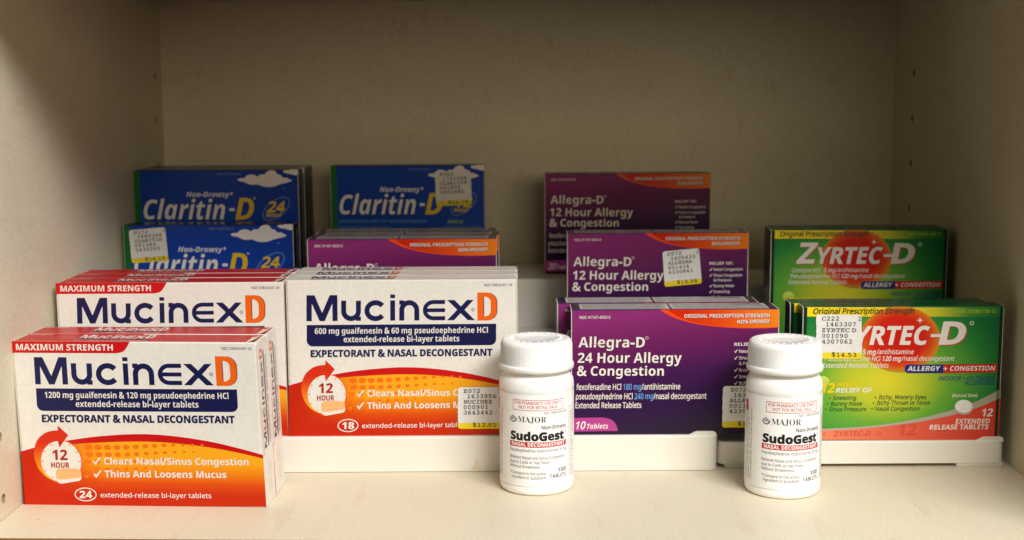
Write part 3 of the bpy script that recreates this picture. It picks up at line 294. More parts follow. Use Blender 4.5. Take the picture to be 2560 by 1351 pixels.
[88,208,[27,0,18,3,15,12,19,21,30,24,87,102,33,176,23,179,19,188,22,197,31,200,74,200,83,197,86,188,82,179,71,176,66,176,104,122,144,176,138,176,125,179,121,188,125,197,134,200,177,200,186,197,189,188,185,179,174,176,120,103,179,24,189,20,193,12,190,3,180,0,135,0,124,2,121,12,125,21,138,24,146,24,103,83,60,24,70,24,83,21,87,12,84,2,72,0]],
[89,208,[63,0,49,2,45,12,46,19,49,22,65,24,90,24,90,80,34,176,31,176,17,178,13,188,14,195,18,198,34,200,72,200,85,198,89,188,88,182,84,178,70,176,64,176,105,103,147,176,141,176,128,178,124,188,128,198,143,200,174,200,189,198,193,194,194,188,190,178,177,176,174,176,116,77,116,24,141,24,157,22,160,19,161,12,158,2,143,0]],
[90,208,[47,0,36,4,31,15,33,24,39,35,136,176,65,176,63,132,59,124,50,121,41,125,38,136,40,188,43,197,53,200,150,200,165,196,170,185,163,169,64,24,142,24,144,63,147,79,157,83,166,80,169,68,166,11,163,3,153,0]],
[48,208,[104,-6,84,-2,67,8,54,25,43,47,37,74,35,106,40,153,54,189,75,211,104,218,124,215,141,205,154,188,165,166,171,139,173,106,168,60,154,24,132,2],[104,18,121,24,134,40,142,68,145,106,142,145,134,172,121,189,104,194,87,189,74,172,66,145,63,106,66,68,74,40,88,24]],
[49,208,[58,0,48,3,44,12,45,18,49,22,67,24,95,24,95,189,64,181,61,180,58,180,50,183,47,191,49,198,58,203,108,216,115,217,120,215,122,206,122,24,149,24,167,22,171,18,172,12,169,3,159,0]],
[50,208,[45,0,32,4,28,15,30,24,36,32,52,48,81,76,111,106,128,125,135,140,137,154,135,171,127,184,116,192,101,195,77,189,68,182,61,173,55,166,46,163,38,167,36,181,39,192,51,203,74,214,101,218,119,216,135,210,148,200,158,188,165,173,167,156,162,132,146,107,118,76,66,27,143,27,147,38,156,41,165,38,168,28,168,25,168,22,166,11,163,3,156,0]],
[51,208,[97,-6,64,-1,40,11,33,18,31,26,35,34,44,38,53,35,78,24,98,20,116,23,131,32,140,45,143,61,140,77,132,90,118,98,99,102,87,104,84,113,86,121,93,124,112,127,122,132,130,139,135,148,136,158,134,173,127,185,115,192,102,195,85,192,72,185,62,180,54,177,46,180,42,188,45,195,52,202,75,213,103,218,120,216,135,211,147,202,156,191,162,178,164,163,156,134,130,116,148,108,161,96,169,81,172,61,169,43,162,26,151,13,136,3,118,-3]],
[52,208,[100,0,89,3,86,12,89,21,98,24,118,24,118,52,39,52,33,55,30,63,30,74,32,84,108,211,111,215,114,218,118,217,121,217,138,215,142,212,143,206,143,78,152,78,158,81,162,84,168,82,170,75,170,72,169,69,167,60,165,55,157,52,143,52,143,24,149,24,163,21,168,12,165,3,154,0],[54,78,118,78,118,192]],
[53,208,[96,-6,69,-4,48,2,34,11,29,21,33,29,41,32,49,30,74,22,94,19,115,22,131,33,142,48,145,68,144,81,139,93,132,103,122,110,111,115,98,116,79,113,59,104,51,101,46,102,43,106,41,118,41,202,45,210,57,213,142,213,154,209,159,200,154,190,142,187,66,187,66,132,87,138,105,140,124,138,140,131,154,120,164,105,171,88,173,69,171,49,164,31,152,16,136,4,117,-3]],
[54,208,[108,-6,87,-3,69,7,54,21,44,40,37,64,35,91,38,127,48,158,65,184,86,203,112,214,142,218,163,216,168,213,169,207,165,198,145,196,114,190,90,174,73,147,64,111,84,128,108,134,126,132,141,125,154,114,164,100,170,83,172,65,170,45,164,28,154,14,141,3,126,-3],[107,19,121,22,133,31,141,45,144,63,141,82,133,97,121,106,105,109,91,106,78,97,70,83,68,66,71,46,79,31,91,22]],
[55,208,[85,-3,79,-2,77,2,78,8,145,188,59,188,55,176,46,172,38,175,35,183,36,190,37,203,41,210,49,213,160,213,167,211,170,204,170,198,169,192,166,184,106,3,104,-2,99,-3]],
[56,208,[104,-6,85,-3,68,3,54,12,44,25,37,40,35,58,37,74,44,89,55,100,70,109,46,130,37,159,39,175,46,189,56,201,69,211,85,216,104,218,122,216,138,211,152,201,162,189,168,175,171,159,162,130,137,109,153,101,164,89,170,74,173,57,171,40,164,25,153,12,140,2,123,-4],[104,121,120,123,132,131,141,144,143,159,141,173,133,185,120,193,104,196,88,194,75,186,67,174,65,159,67,143,75,131,88,123],[104,18,121,21,134,29,142,41,145,57,142,73,134,86,121,94,104,97,87,94,74,86,66,74,63,57,66,42,74,29,87,21]],
[57,208,[62,-6,43,-3,38,0,37,6,38,11,42,15,62,17,92,22,116,39,133,65,142,102,122,85,98,79,81,81,66,88,53,99,43,113,36,129,34,148,36,168,43,185,53,199,66,209,81,216,98,218,119,215,137,206,152,192,163,172,169,148,172,121,168,85,158,54,142,29,121,10,94,-2],[101,103,116,106,128,116,136,130,139,147,136,165,128,180,116,191,99,194,85,191,73,182,65,168,63,150,66,131,74,116,86,106]],
[36,198,[87,-20,87,17,50,20,21,28,21,58,51,48,87,44,87,113,58,124,37,137,25,154,21,175,26,198,39,216,60,227,87,232,87,262,109,262,109,232,143,228,170,219,161,194,137,202,109,206,109,136,147,122,161,114,170,104,176,92,178,76,174,54,160,37,139,25,109,18,109,-20],[87,144,87,205,71,202,60,197,53,188,51,178,53,166,59,157,70,150],[109,45,127,49,139,55,146,63,149,74,146,85,140,94,128,100,109,106]],
[46,93,[46,-5,31,1,26,8,25,19,26,30,31,37,46,42,61,37,66,30,68,19,66,8,61,1]],
],
[
[77,278,[6,0,6,8,19,10,27,14,32,22,33,35,33,168,31,183,23,190,6,193,6,200,81,200,139,63,197,200,271,200,271,193,259,190,251,186,247,178,246,166,246,37,248,19,255,10,271,8,271,0,174,0,174,8,190,11,198,19,200,37,200,175,127,0,119,0,46,171,46,35,48,21,53,13,61,9,74,8,74,0]],
[65,192,[-4,0,-4,8,4,9,10,13,22,33,91,205,99,204,169,38,181,15,187,10,195,8,195,0,101,0,101,8,119,11,124,20,120,36,111,58,45,58,35,31,33,26,33,21,38,11,54,8,56,8,56,0],[50,71,106,71,78,140]],
[74,145,[48,-29,34,-27,23,-24,13,-18,5,-10,0,0,-1,10,0,20,5,27,12,31,19,33,28,31,35,27,39,21,41,12,37,-1,34,-9,37,-15,46,-18,55,-16,61,-11,65,9,65,161,63,180,59,185,54,189,35,193,35,200,138,200,138,193,122,189,117,186,114,180,112,161,112,39,105,1,84,-21]],
[79,231,[114,-5,93,-3,74,3,57,13,41,25,29,41,20,59,14,79,12,100,14,121,20,141,29,159,42,174,57,187,75,197,95,203,117,205,138,203,157,197,174,188,189,175,202,160,211,142,217,122,219,100,217,79,211,59,202,41,189,25,174,13,156,3,136,-3],[116,5,144,16,161,47,167,100,163,141,153,171,136,189,114,195,86,184,69,153,64,100,67,59,78,29,95,11]],
[82,208,[7,0,7,8,20,10,27,14,31,22,33,35,33,166,31,178,27,186,20,191,7,193,7,200,95,200,134,197,161,187,178,171,183,147,178,125,163,109,138,98,190,22,199,11,210,8,211,8,211,0,149,0,88,93,80,93,80,35,81,22,85,14,93,10,106,8,106,0],[80,103,89,103,109,105,123,113,131,127,133,147,129,171,118,185,99,189,89,188,83,186,80,169]],
],
]


# ------------------------------------------------------------------ materials
def lin(c):
    return tuple((x / 255 / 12.92) if x / 255 <= .04045 else ((x / 255 + .055) / 1.055) ** 2.4 for x in c)


MATS = {}


def new_mat(name, rough=.4, spec=.5):
    m = bpy.data.materials.new(name)
    m.use_nodes = True
    b = m.node_tree.nodes['Principled BSDF']
    b.inputs['Roughness'].default_value = rough
    b.inputs['Specular IOR Level'].default_value = spec
    return m, b, m.node_tree.nodes, m.node_tree.links


def ink(name, rgb, rough=.32, spec=.32):
    """printed colour on coated board, with a little mottling in colour and gloss"""
    if name in MATS:
        return MATS[name]
    m, b, N, L = new_mat(name, rough, spec)
    tc = N.new('ShaderNodeTexCoord')
    nz = N.new('ShaderNodeTexNoise')
    nz.inputs['Scale'].default_value = 420
    nz.inputs['Detail'].default_value = 3
    L.new(tc.outputs['Object'], nz.inputs['Vector'])
    mx = N.new('ShaderNodeMix')
    mx.data_type = 'RGBA'
    c = lin(rgb)
    mx.inputs[6].default_value = (*[x * .90 for x in c], 1)
    mx.inputs[7].default_value = (*[min(1, x * 1.10) for x in c], 1)
    L.new(nz.outputs['Fac'], mx.inputs[0])
    L.new(mx.outputs[2], b.inputs['Base Color'])
    nz2 = N.new('ShaderNodeTexNoise')
    nz2.inputs['Scale'].default_value = 60
    L.new(tc.outputs['Object'], nz2.inputs['Vector'])
    mr = N.new('ShaderNodeMapRange')
    mr.inputs['To Min'].default_value = max(0, rough - .07)
    mr.inputs['To Max'].default_value = rough + .09
    L.new(nz2.outputs['Fac'], mr.inputs['Value'])
    L.new(mr.outputs['Result'], b.inputs['Roughness'])
    bp = N.new('ShaderNodeBump')
    bp.inputs['Strength'].default_value = .25
    bp.inputs['Distance'].default_value = .0012
    nz3 = N.new('ShaderNodeTexNoise')
    nz3.inputs['Scale'].default_value = 28
    L.new(tc.outputs['Object'], nz3.inputs['Vector'])
    L.new(nz3.outputs['Fac'], bp.inputs['Height'])
    L.new(bp.outputs['Normal'], b.inputs['Normal'])
    MATS[name] = m
    return m


def ink_ramp(name, expr, stops, rough=.32):
    """printed colour blend over the panel; expr builds a factor from the panel's own uv"""
    if name in MATS:
        return MATS[name]
    m, b, N, L = new_mat(name, rough, .2)
    uv = N.new('ShaderNodeUVMap')
    sep = N.new('ShaderNodeSeparateXYZ')
    L.new(uv.outputs['UV'], sep.inputs[0])

    def mth(op, a, c):
        n = N.new('ShaderNodeMath')
        n.operation = op
        for i, x in enumerate((a, c)):
            if x is None:
                continue
            if isinstance(x, (int, float)):
                n.inputs[i].default_value = x
            else:
                L.new(x, n.inputs[i])
        return n.outputs[0]
    f = expr(sep.outputs[0], sep.outputs[1], mth)
    nz = N.new('ShaderNodeTexNoise')
    nz.inputs['Scale'].default_value = 60
    L.new(uv.outputs['UV'], nz.inputs['Vector'])
    f = mth('ADD', f, mth('MULTIPLY', mth('SUBTRACT', nz.outputs['Fac'], .5), .05))
    r = N.new('ShaderNodeValToRGB')
    e = r.color_ramp.elements
    while len(e) < len(stops):
        e.new(.5)
    for i, (p, c) in enumerate(stops):
        e[i].position = p
        e[i].color = (*lin(c), 1)
    L.new(f, r.inputs[0])
    L.new(r.outputs[0], b.inputs['Base Color'])
    tc = N.new('ShaderNodeTexCoord')
    n3 = N.new('ShaderNodeTexNoise')
    n3.inputs['Scale'].default_value = 28
    L.new(tc.outputs['Object'], n3.inputs['Vector'])
    bp = N.new('ShaderNodeBump')
    bp.inputs['Strength'].default_value = .25
    bp.inputs['Distance'].default_value = .0012
    L.new(n3.outputs['Fac'], bp.inputs['Height'])
    L.new(bp.outputs['Normal'], b.inputs['Normal'])
    MATS[name] = m
    return m


def plastic(name, rgb, rough=.35, sss=0.0, bump=.04, scale=300):
    m, b, N, L = new_mat(name, rough)
    tc = N.new('ShaderNodeTexCoord')
    nz = N.new('ShaderNodeTexNoise')
    nz.inputs['Scale'].default_value = scale
    nz.inputs['Detail'].default_value = 4
    L.new(tc.outputs['Object'], nz.inputs['Vector'])
    nl = N.new('ShaderNodeTexNoise')
    nl.inputs['Scale'].default_value = 14
    nl.inputs['Detail'].default_value = 5
    L.new(tc.outputs['Object'], nl.inputs['Vector'])
    c = lin(rgb)
    mx = N.new('ShaderNodeMix')
    mx.data_type = 'RGBA'
    mx.inputs[6].default_value = (*[x * .93 for x in c], 1)
    mx.inputs[7].default_value = (*[min(1, x * 1.05) for x in c], 1)
    L.new(nl.outputs['Fac'], mx.inputs[0])
    L.new(mx.outputs[2], b.inputs['Base Color'])
    bp = N.new('ShaderNodeBump')
    bp.inputs['Strength'].default_value = bump
    bp.inputs['Distance'].default_value = .001
    L.new(nz.outputs['Fac'], bp.inputs['Height'])
    L.new(bp.outputs['Normal'], b.inputs['Normal'])
    if sss:
        b.inputs['Subsurface Weight'].default_value = sss
        b.inputs['Subsurface Radius'].default_value = (.004, .003, .002)
    return m


def melamine(name, rgb):
    """cream melamine board: fine pebble bump, faint blotches"""
    m, b, N, L = new_mat(name, .42, .4)
    tc = N.new('ShaderNodeTexCoord')
    def noise(scale, det=4):
        n = N.new('ShaderNodeTexNoise')
        n.inputs['Scale'].default_value = scale
        n.inputs['Detail'].default_value = det
        L.new(tc.outputs['Object'], n.inputs['Vector'])
        return n.outputs['Fac']
    c = lin(rgb)
    mx = N.new('ShaderNodeMix')
    mx.data_type = 'RGBA'
    mx.inputs[6].default_value = (*[x * .90 for x in c], 1)
    mx.inputs[7].default_value = (*[min(1, x * 1.07) for x in c], 1)
    L.new(noise(9, 8), mx.inputs[0])
    mx2 = N.new('ShaderNodeMix')
    mx2.data_type = 'RGBA'
    mx2.blend_type = 'MULTIPLY'
    r = N.new('ShaderNodeValToRGB')
    r.color_ramp.elements[0].position = .35
    r.color_ramp.elements[0].color = (.82, .80, .76, 1)
    r.color_ramp.elements[1].position = .65
    r.color_ramp.elements[1].color = (1, 1, 1, 1)
    L.new(noise(900, 2), r.inputs[0])
    mx2.inputs[0].default_value = .75
    L.new(mx.outputs[2], mx2.inputs[6])
    L.new(r.outputs[0], mx2.inputs[7])
    # faint rubbed streaks left by packs pushed in and out
    mp = N.new('ShaderNodeMapping')
    mp.inputs['Scale'].default_value = (28, 5, 16)
    mp.inputs['Rotation'].default_value = (0, 0, .3)
    L.new(tc.outputs['Object'], mp.inputs['Vector'])
    ns = N.new('ShaderNodeTexNoise')
    ns.inputs['Scale'].default_value = 3.2
    ns.inputs['Detail'].default_value = 5
    L.new(mp.outputs['Vector'], ns.inputs['Vector'])
    rs = N.new('ShaderNodeValToRGB')
    rs.color_ramp.elements[0].position = .60
    rs.color_ramp.elements[0].color = (0, 0, 0, 1)
    rs.color_ramp.elements[1].position = .70
    rs.color_ramp.elements[1].color = (.30, .30, .30, 1)
    L.new(ns.outputs['Fac'], rs.inputs[0])
    mx4 = N.new('ShaderNodeMix')
    mx4.data_type = 'RGBA'
    L.new(rs.outputs[0], mx4.inputs[0])
    L.new(mx2.outputs[2], mx4.inputs[6])
    mx4.inputs[7].default_value = (*lin((196, 176, 144)), 1)
    L.new(mx4.outputs[2], b.inputs['Base Color'])
    bp = N.new('ShaderNodeBump')
    bp.inputs['Strength'].default_value = .12
    bp.inputs['Distance'].default_value = .0005
    L.new(noise(700, 2), bp.inputs['Height'])
    L.new(bp.outputs['Normal'], b.inputs['Normal'])
    return m


WHITE = ink('white_board', (226, 221, 213), .34)
EDGE = ink('cut_board_edge', (214, 206, 192), .7, .2)
NAVY = ink('navy_ink', (24, 26, 74))
ORANGE = ink('orange_ink', (232, 98, 18))
RED = ink('red_ink', (196, 18, 20))
DKRED = ink('brick_red_ink', (165, 28, 20))
PAPER = ink('white_paper', (232, 230, 228), .55, .3)
YELLOW = ink('yellow_ink', (240, 214, 30), .5)
BLACK = ink('black_ink', (22, 20, 22), .45)

# ------------------------------------------------------------------ lettering (outlines, cap height 200)
GLYPHS = {k: {chr(g[0]): g[1:] for g in rows} for k, rows in zip('RBIMS', GLYPH_DATA)}
TESS = {}


def area2(p):
    return sum(p[i][0] * p[(i + 1) % len(p)][1] - p[(i + 1) % len(p)][0] * p[i][1] for i in range(len(p)))


def inside(q, p):
    c = False
    j = len(p) - 1
    for i in range(len(p)):
        if (p[i][1] > q[1]) != (p[j][1] > q[1]) and q[0] < (p[j][0] - p[i][0]) * (q[1] - p[i][1]) / (p[j][1] - p[i][1]) + p[i][0]:
            c = not c
        j = i
    return c


def grow(loop, d):
    """move a closed outline to its right by d with mitred corners"""
    n = len(loop)
    out = []
    for i in range(n):
        a, b, c = loop[i - 1], loop[i], loop[(i + 1) % n]
        e1 = Vector((b[0] - a[0], b[1] - a[1]))
        e2 = Vector((c[0] - b[0], c[1] - b[1]))
        if e1.length < 1e-6 or e2.length < 1e-6:
            out.append(b)
            continue
        n1 = Vector((e1.y, -e1.x)).normalized()
        n2 = Vector((e2.y, -e2.x)).normalized()
        k = n1 + n2
        if k.length < .3:
            k = n1 * 1.0
            t = d
        else:
            k.normalize()
            t = d / max(.45, k.dot(n1))
        out.append((b[0] + k.x * t, b[1] + k.y * t))
    return out


def clean(l):
    r = [p for i, p in enumerate(l) if p != l[i - 1]]
    return r if len(r) > 2 else None


def merge_close(l, d):
    out = []
    for p in l:
        if not out or math.hypot(p[0] - out[-1][0], p[1] - out[-1][1]) >= d:
            out.append(p)
    while len(out) > 3 and math.hypot(out[0][0] - out[-1][0], out[0][1] - out[-1][1]) < d:
        out.pop()
    return out


def glyph(font, ch, w):
    key = (font, ch, w)
    if key in TESS:
        return TESS[key]
    F = GLYPHS[font]
    ww = w
    if ch not in F:
        F = GLYPHS['R']
        ww = w + (8 if font in 'BI' else 3)
    g = F.get(ch, [90])
    loops = [clean([(l[i], l[i + 1]) for i in range(0, len(l), 2)]) for l in g[1:]]
    loops = [l for l in loops if l]
    for q in (1, .8, .6, .4, .2, 0):
        fixed, want = [], 0
        for i, l in enumerate(loops):
            hole = sum(inside(l[0], m) for j, m in enumerate(loops) if j != i) % 2
            if (area2(l) < 0) != bool(hole):
                l = l[::-1]
            l = grow(merge_close(l, 4.5), ww * q) if ww * q else l
            fixed.append(l)
            want += area2(l)
        pts = [p for l in fixed for p in l]
        tri, base, k = [], [], 0
        for l in fixed:
            base.append(k)
            k += len(l)
        # outer outlines one by one, each with the holes that lie in it
        for i, l in enumerate(fixed):
            if area2(l) < 0:
                continue
            grp = [i] + [j for j, h in enumerate(fixed) if area2(h) < 0 and inside(h[0], l)]
            idx = [base[j] + n for j in grp for n in range(len(fixed[j]))]
            for t in tessellate_polygon([[Vector((*p, 0)) for p in fixed[j]] for j in grp]):
                tri.append(tuple(idx[n] for n in t))
        got = sum(abs(area2([pts[n] for n in t])) for t in tri)
        if abs(got - want) < .025 * abs(want) + 1:
            break
    TESS[key] = (g[0], pts, tri)
    return TESS[key]


# ------------------------------------------------------------------ print sheets
def homography(src, W, H):
    """art-sheet corners TL TR BR BL -> panel millimetres"""
    dst = [(0, H), (W, H), (W, 0), (0, 0)]
    A = []
    for (x, y), (u, v) in zip(src, dst):
        A.append([x, y, 1, 0, 0, 0, -u * x, -u * y, u])
        A.append([0, 0, 0, x, y, 1, -v * x, -v * y, v])
    n = 8
    for i in range(n):
        p = max(range(i, n), key=lambda r: abs(A[r][i]))
        A[i], A[p] = A[p], A[i]
        for r in range(n):
            if r != i:
                f = A[r][i] / A[i][i]
                for c in range(i, n + 1):
                    A[r][c] -= f * A[i][c]
    h = [A[i][n] / A[i][i] for i in range(n)]
    return lambda x, y: ((h[0] * x + h[1] * y + h[2]) / (h[6] * x + h[7] * y + 1),
                         (h[3] * x + h[4] * y + h[5]) / (h[6] * x + h[7] * y + 1))


def plain(x, y):
    return (x, y)


class Sheet:
    """collects flat printed shapes on one panel; becomes one mesh"""

    def __init__(self, face, art=plain, W=1, H=1, flip=True, maxlen=0):
        self.face, self.art, self.W, self.H = face, art, W, H
        self.maxlen = maxlen
        self.lift = None
        self.s = -1 if flip else 1          # art sheets run downwards, millimetre panels upwards
        self.v, self.f, self.m, self.uv, self.mats = [], [], [], [], []

    def slot(self, m):
        if m not in self.mats:
            self.mats.append(m)
        return self.mats.index(m)

    def add(self, pts, tris, m, layer):
        b = len(self.v)
        k = self.slot(m)
        if self.maxlen:                     # short triangles so that print follows a curved panel
            pts, out, todo = list(pts), [], list(tris)
            while todo:
                t = todo.pop()
                e = max(range(3), key=lambda i: abs(pts[t[i]][0] - pts[t[(i + 1) % 3]][0]))
                i0, i1, i2 = t[e], t[(e + 1) % 3], t[(e + 2) % 3]
                if abs(pts[i0][0] - pts[i1][0]) > self.maxlen:
                    pts.append(((pts[i0][0] + pts[i1][0]) / 2, (pts[i0][1] + pts[i1][1]) / 2))
                    q = len(pts) - 1
                    todo += [(i0, q, i2), (q, i1, i2)]
                else:
                    out.append(t)
            tris = out
        for p in pts:
            u, v = self.art(*p)
            self.v.append(self.face(u, v, layer * .045 + (self.lift(*p) if self.lift else 0)))
            self.uv.append((u / self.W, v / self.H))
        for t in tris:
            self.f.append([b + i for i in t])
            self.m.append(k)

    def poly(self, loops, m, layer):
        if isinstance(loops[0][0], (int, float)):
            loops = [loops]
        pts = [p for l in loops for p in l]
        self.add(pts, tessellate_polygon([[Vector((*p, 0)) for p in l] for l in loops]), m, layer)

    def rect(self, x0, y0, x1, y1, m, layer, n=1):
        for i in range(n):
            a, b = x0 + (x1 - x0) * i / n, x0 + (x1 - x0) * (i + 1) / n
            self.add([(a, y0), (b, y0), (b, y1), (a, y1)], [(0, 1, 2), (0, 2, 3)], m, layer)

    def text(self, s, font, p0, p1, cap, m, layer, w=0, shear=0, upright=None):
        """p0 to p1 is the baseline from the first letter's left to the last one's right"""
        gl = [glyph(font, c, w) for c in s]
        xs0 = min([p[0] for p in gl[0][1]] or [0])
        tot = sum(g[0] for g in gl[:-1]) + max([p[0] for p in gl[-1][1]] or [gl[-1][0]]) - xs0
        dx, dy = (p1[0] - p0[0]) / tot, (p1[1] - p0[1]) / tot
        ux, uy = upright or (0, self.s)
        k = cap / 200
        x = -xs0
        for i, g in enumerate(gl):
            pts = []
            for (a, b) in g[1]:
                t = x + a
                h = b * k
                pts.append((p0[0] + t * dx + ux * h + shear * h * (dx / math.hypot(dx, dy)),
                            p0[1] + t * dy + uy * h + shear * h * (dy / math.hypot(dx, dy))))
            self.add(pts, g[2], m, layer + .2 * (i % 2))
            x += g[0]

    def stroke(self, path, wd, m, layer, closed=False):
        n = len(path)
        L, R = [], []
        for i in range(n):
            a = path[i - 1] if (i or closed) else path[i]
            c = path[(i + 1) % n] if (i < n - 1 or closed) else path[i]
            b = path[i]
            e1 = Vector((b[0] - a[0], b[1] - a[1]))
            e2 = Vector((c[0] - b[0], c[1] - b[1]))
            if e1.length < 1e-9:
                e1 = e2
            if e2.length < 1e-9:
                e2 = e1
            n1 = Vector((e1.y, -e1.x)).normalized()
            n2 = Vector((e2.y, -e2.x)).normalized()
            k = (n1 + n2).normalized()
            t = wd / 2 / max(.5, k.dot(n1))
            L.append((b[0] + k.x * t, b[1] + k.y * t))
            R.append((b[0] - k.x * t, b[1] - k.y * t))
        q = n if closed else n - 1
        tris = []
        for i in range(q):
            j = (i + 1) % n
            tris += [(i, j, n + j), (i, n + j, n + i)]
        self.add(L + R, tris, m, layer)

    def build(self, name, parent):
        return mesh_obj(name, self.v, self.f, self.mats, parent, self.m, self.uv)


def arc(cx, cy, rx, ry, a0, a1, n=20):
    return [(cx + rx * math.cos(math.radians(a0 + (a1 - a0) * i / n)), cy + ry * math.sin(math.radians(a0 + (a1 - a0) * i / n))) for i in range(n + 1)]


def ellipse(cx, cy, rx, ry, n=32):
    return arc(cx, cy, rx, ry, 0, 360 - 360 / n, n - 1)


def spline(pts, n=8):
    out = []
    for i in range(len(pts) - 1):
        p0, p1, p2, p3 = pts[max(i - 1, 0)], pts[i], pts[i + 1], pts[min(i + 2, len(pts) - 1)]
        for j in range(n):
            t = j / n
            out.append(tuple(.5 * (2 * p1[k] + (p2[k] - p0[k]) * t + (2 * p0[k] - 5 * p1[k] + 4 * p2[k] - p3[k]) * t * t
                                   + (3 * p1[k] - p0[k] - 3 * p2[k] + p3[k]) * t ** 3) for k in (0, 1)))
    out.append(tuple(pts[-1]))
    return out


# ------------------------------------------------------------------ objects
def link(o, parent=None):
    COL.objects.link(o)
    if parent:
        o.parent = parent
    return o


def mesh_obj(name, verts, faces, mats, parent=None, mi=None, uv=None, smooth=False):
    me = bpy.data.meshes.new(name)
    me.from_pydata([tuple(c * S for c in v) for v in verts], [], faces)
    for m in mats:
        me.materials.append(m)
    if mi:
        me.polygons.foreach_set('material_index', mi)
    if uv:
        l = me.uv_layers.new(name='UVMap')
        for lp in me.loops:
            l.data[lp.index].uv = uv[lp.vertex_index]
    if smooth:
        me.polygons.foreach_set('use_smooth', [True] * len(me.polygons))
    me.update()
    return link(bpy.data.objects.new(name, me), parent)


def bm_obj(name, bm, mats, parent=None, smooth=False):
    me = bpy.data.meshes.new(name)
    bmesh.ops.recalc_face_normals(bm, faces=bm.faces[:])
    bmesh.ops.scale(bm, vec=(S, S, S), verts=bm.verts[:])
    bm.to_mesh(me)
    bm.free()
    for m in mats:
        me.materials.append(m)
    if smooth:
        me.polygons.foreach_set('use_smooth', [True] * len(me.polygons))
    return link(bpy.data.objects.new(name, me), parent)


def add_box(bm, x0, x1, y0, y1, z0, z1, bev=0, seg=2, mi=0):
    vs = [bm.verts.new(p) for p in [(x0, y0, z0), (x1, y0, z0), (x1, y1, z0), (x0, y1, z0), (x0, y0, z1), (x1, y0, z1), (x1, y1, z1), (x0, y1, z1)]]
    fs = [bm.faces.new([vs[i] for i in q]) for q in [(3, 2, 1, 0), (4, 5, 6, 7), (0, 1, 5, 4), (1, 2, 6, 5), (2, 3, 7, 6), (3, 0, 4, 7)]]
    for f in fs:
        f.material_index = mi
    if bev:
        es = list({e for f in fs for e in f.edges})
        bmesh.ops.bevel(bm, geom=es, offset=bev, segments=seg, profile=.5, affect='EDGES')
    return fs


def thing(name, label, cat, loc, rotz=0, group=None):
    o = bpy.data.objects.new(name, None)
    link(o)
    o.empty_display_size = .02
    o.location = tuple(c * S for c in loc)
    o.rotation_euler = (0, 0, math.radians(rotz))
    tag(o, label, cat, group)
    return o


def tag(o, label, cat, group=None):
    o['label'] = label
    o['category'] = cat
    if group:
        o['group'] = group


def dup(root, loc, rotz, label):
    r = root.copy()
    COL.objects.link(r)
    r.location = tuple(c * S for c in loc)
    r.rotation_euler = (0, 0, math.radians(rotz))
    r['label'] = label
    for ch in list(root.children):
        if ch.name.startswith('price_sticker'):
            continue
        c = ch.copy()
        COL.objects.link(c)
        c.parent = r
        for g in list(ch.children):
            d = g.copy()
            COL.objects.link(d)
            d.parent = c
    return r


# ------------------------------------------------------------------ cabinet
MEL = melamine('cream_melamine', (222, 213, 190))
HOLE = ink('raw_hole', (160, 138, 104), .8, .2)
BROWN = ink('brown_edge_band', (140, 92, 48), .55, .3)
cab = thing('cabinet', 'cream melamine cabinet compartment with pin holes in its sides, around all the packs', 'cabinet', (0, 570, 0))
Y0, Y1, ZT = 570.0, 958.9, 330.0


def LX(y):
    return -272.6 - (y - 650) * .003


RX = 270.7


def side_panel(xf, sign, holes):
    """inner face with real drilled holes, then the board's other faces"""
    loops = [[(Y0, -18), (Y1 + 3, -18), (Y1 + 3, ZT), (Y0, ZT)]]
    for (hy, hz) in holes:
        loops.append([(hy + 2.5 * math.cos(a), hz + 2.5 * math.sin(a)) for a in [i * math.pi / 8 for i in range(16)]])
    flat = [p for l in loops for p in l]
    V = [(xf(p[0]), p[0] - Y0, p[1]) for p in flat]
    Fc = [list(t) for t in tessellate_polygon([[Vector((*p, 0)) for p in l] for l in loops])]
    MI = [0] * len(Fc)
    k = 4
    for h in holes:
        b = len(V)
        for i in range(16):
            y, z = flat[k + i]
            V.append((xf(y) + sign * 9, y - Y0, z))
        for i in range(16):
            j = (i + 1) % 16
            Fc.append([k + i, k + j, b + j, b + i])
            MI.append(1)
        Fc.append([b + i for i in range(16)])
        MI.append(1)
        k += 16
    b = len(V)
    for p in loops[0]:
        V.append((xf(p[0]) + sign * 18, p[0] - Y0, p[1]))
    for i in range(4):
        j = (i + 1) % 4
        Fc.append([i, j, b + j, b + i])
        MI.append(0)
    Fc.append([b, b + 1, b + 2, b + 3])
    MI.append(0)
    return mesh_obj('side_panel', V, Fc, [MEL, HOLE], cab, MI)


rows_l = [(941.8, 226.4 - 32 * i) for i in range(0, 7)] + [(626.8, 10.5 + 32 * i) for i in range(0, 9)]
side_panel(LX, -1, rows_l)
rows_r = [(915.2, 225.8 - 32 * i) for i in range(0, 7)] + [(612, 10.5 + 32 * i) for i in range(0, 9)]
side_panel(lambda y: RX, 1, rows_r)
bm = bmesh.new()
add_box(bm, -300, 290, Y1 - Y0 + .4, Y1 - Y0 + 4, -18, ZT)
bm_obj('back_panel', bm, [MEL], cab)


def front(x):
    """the shelf boards' front edge is cut a little out of square"""
    return 598.3 - (x + 271) * .035 - Y0


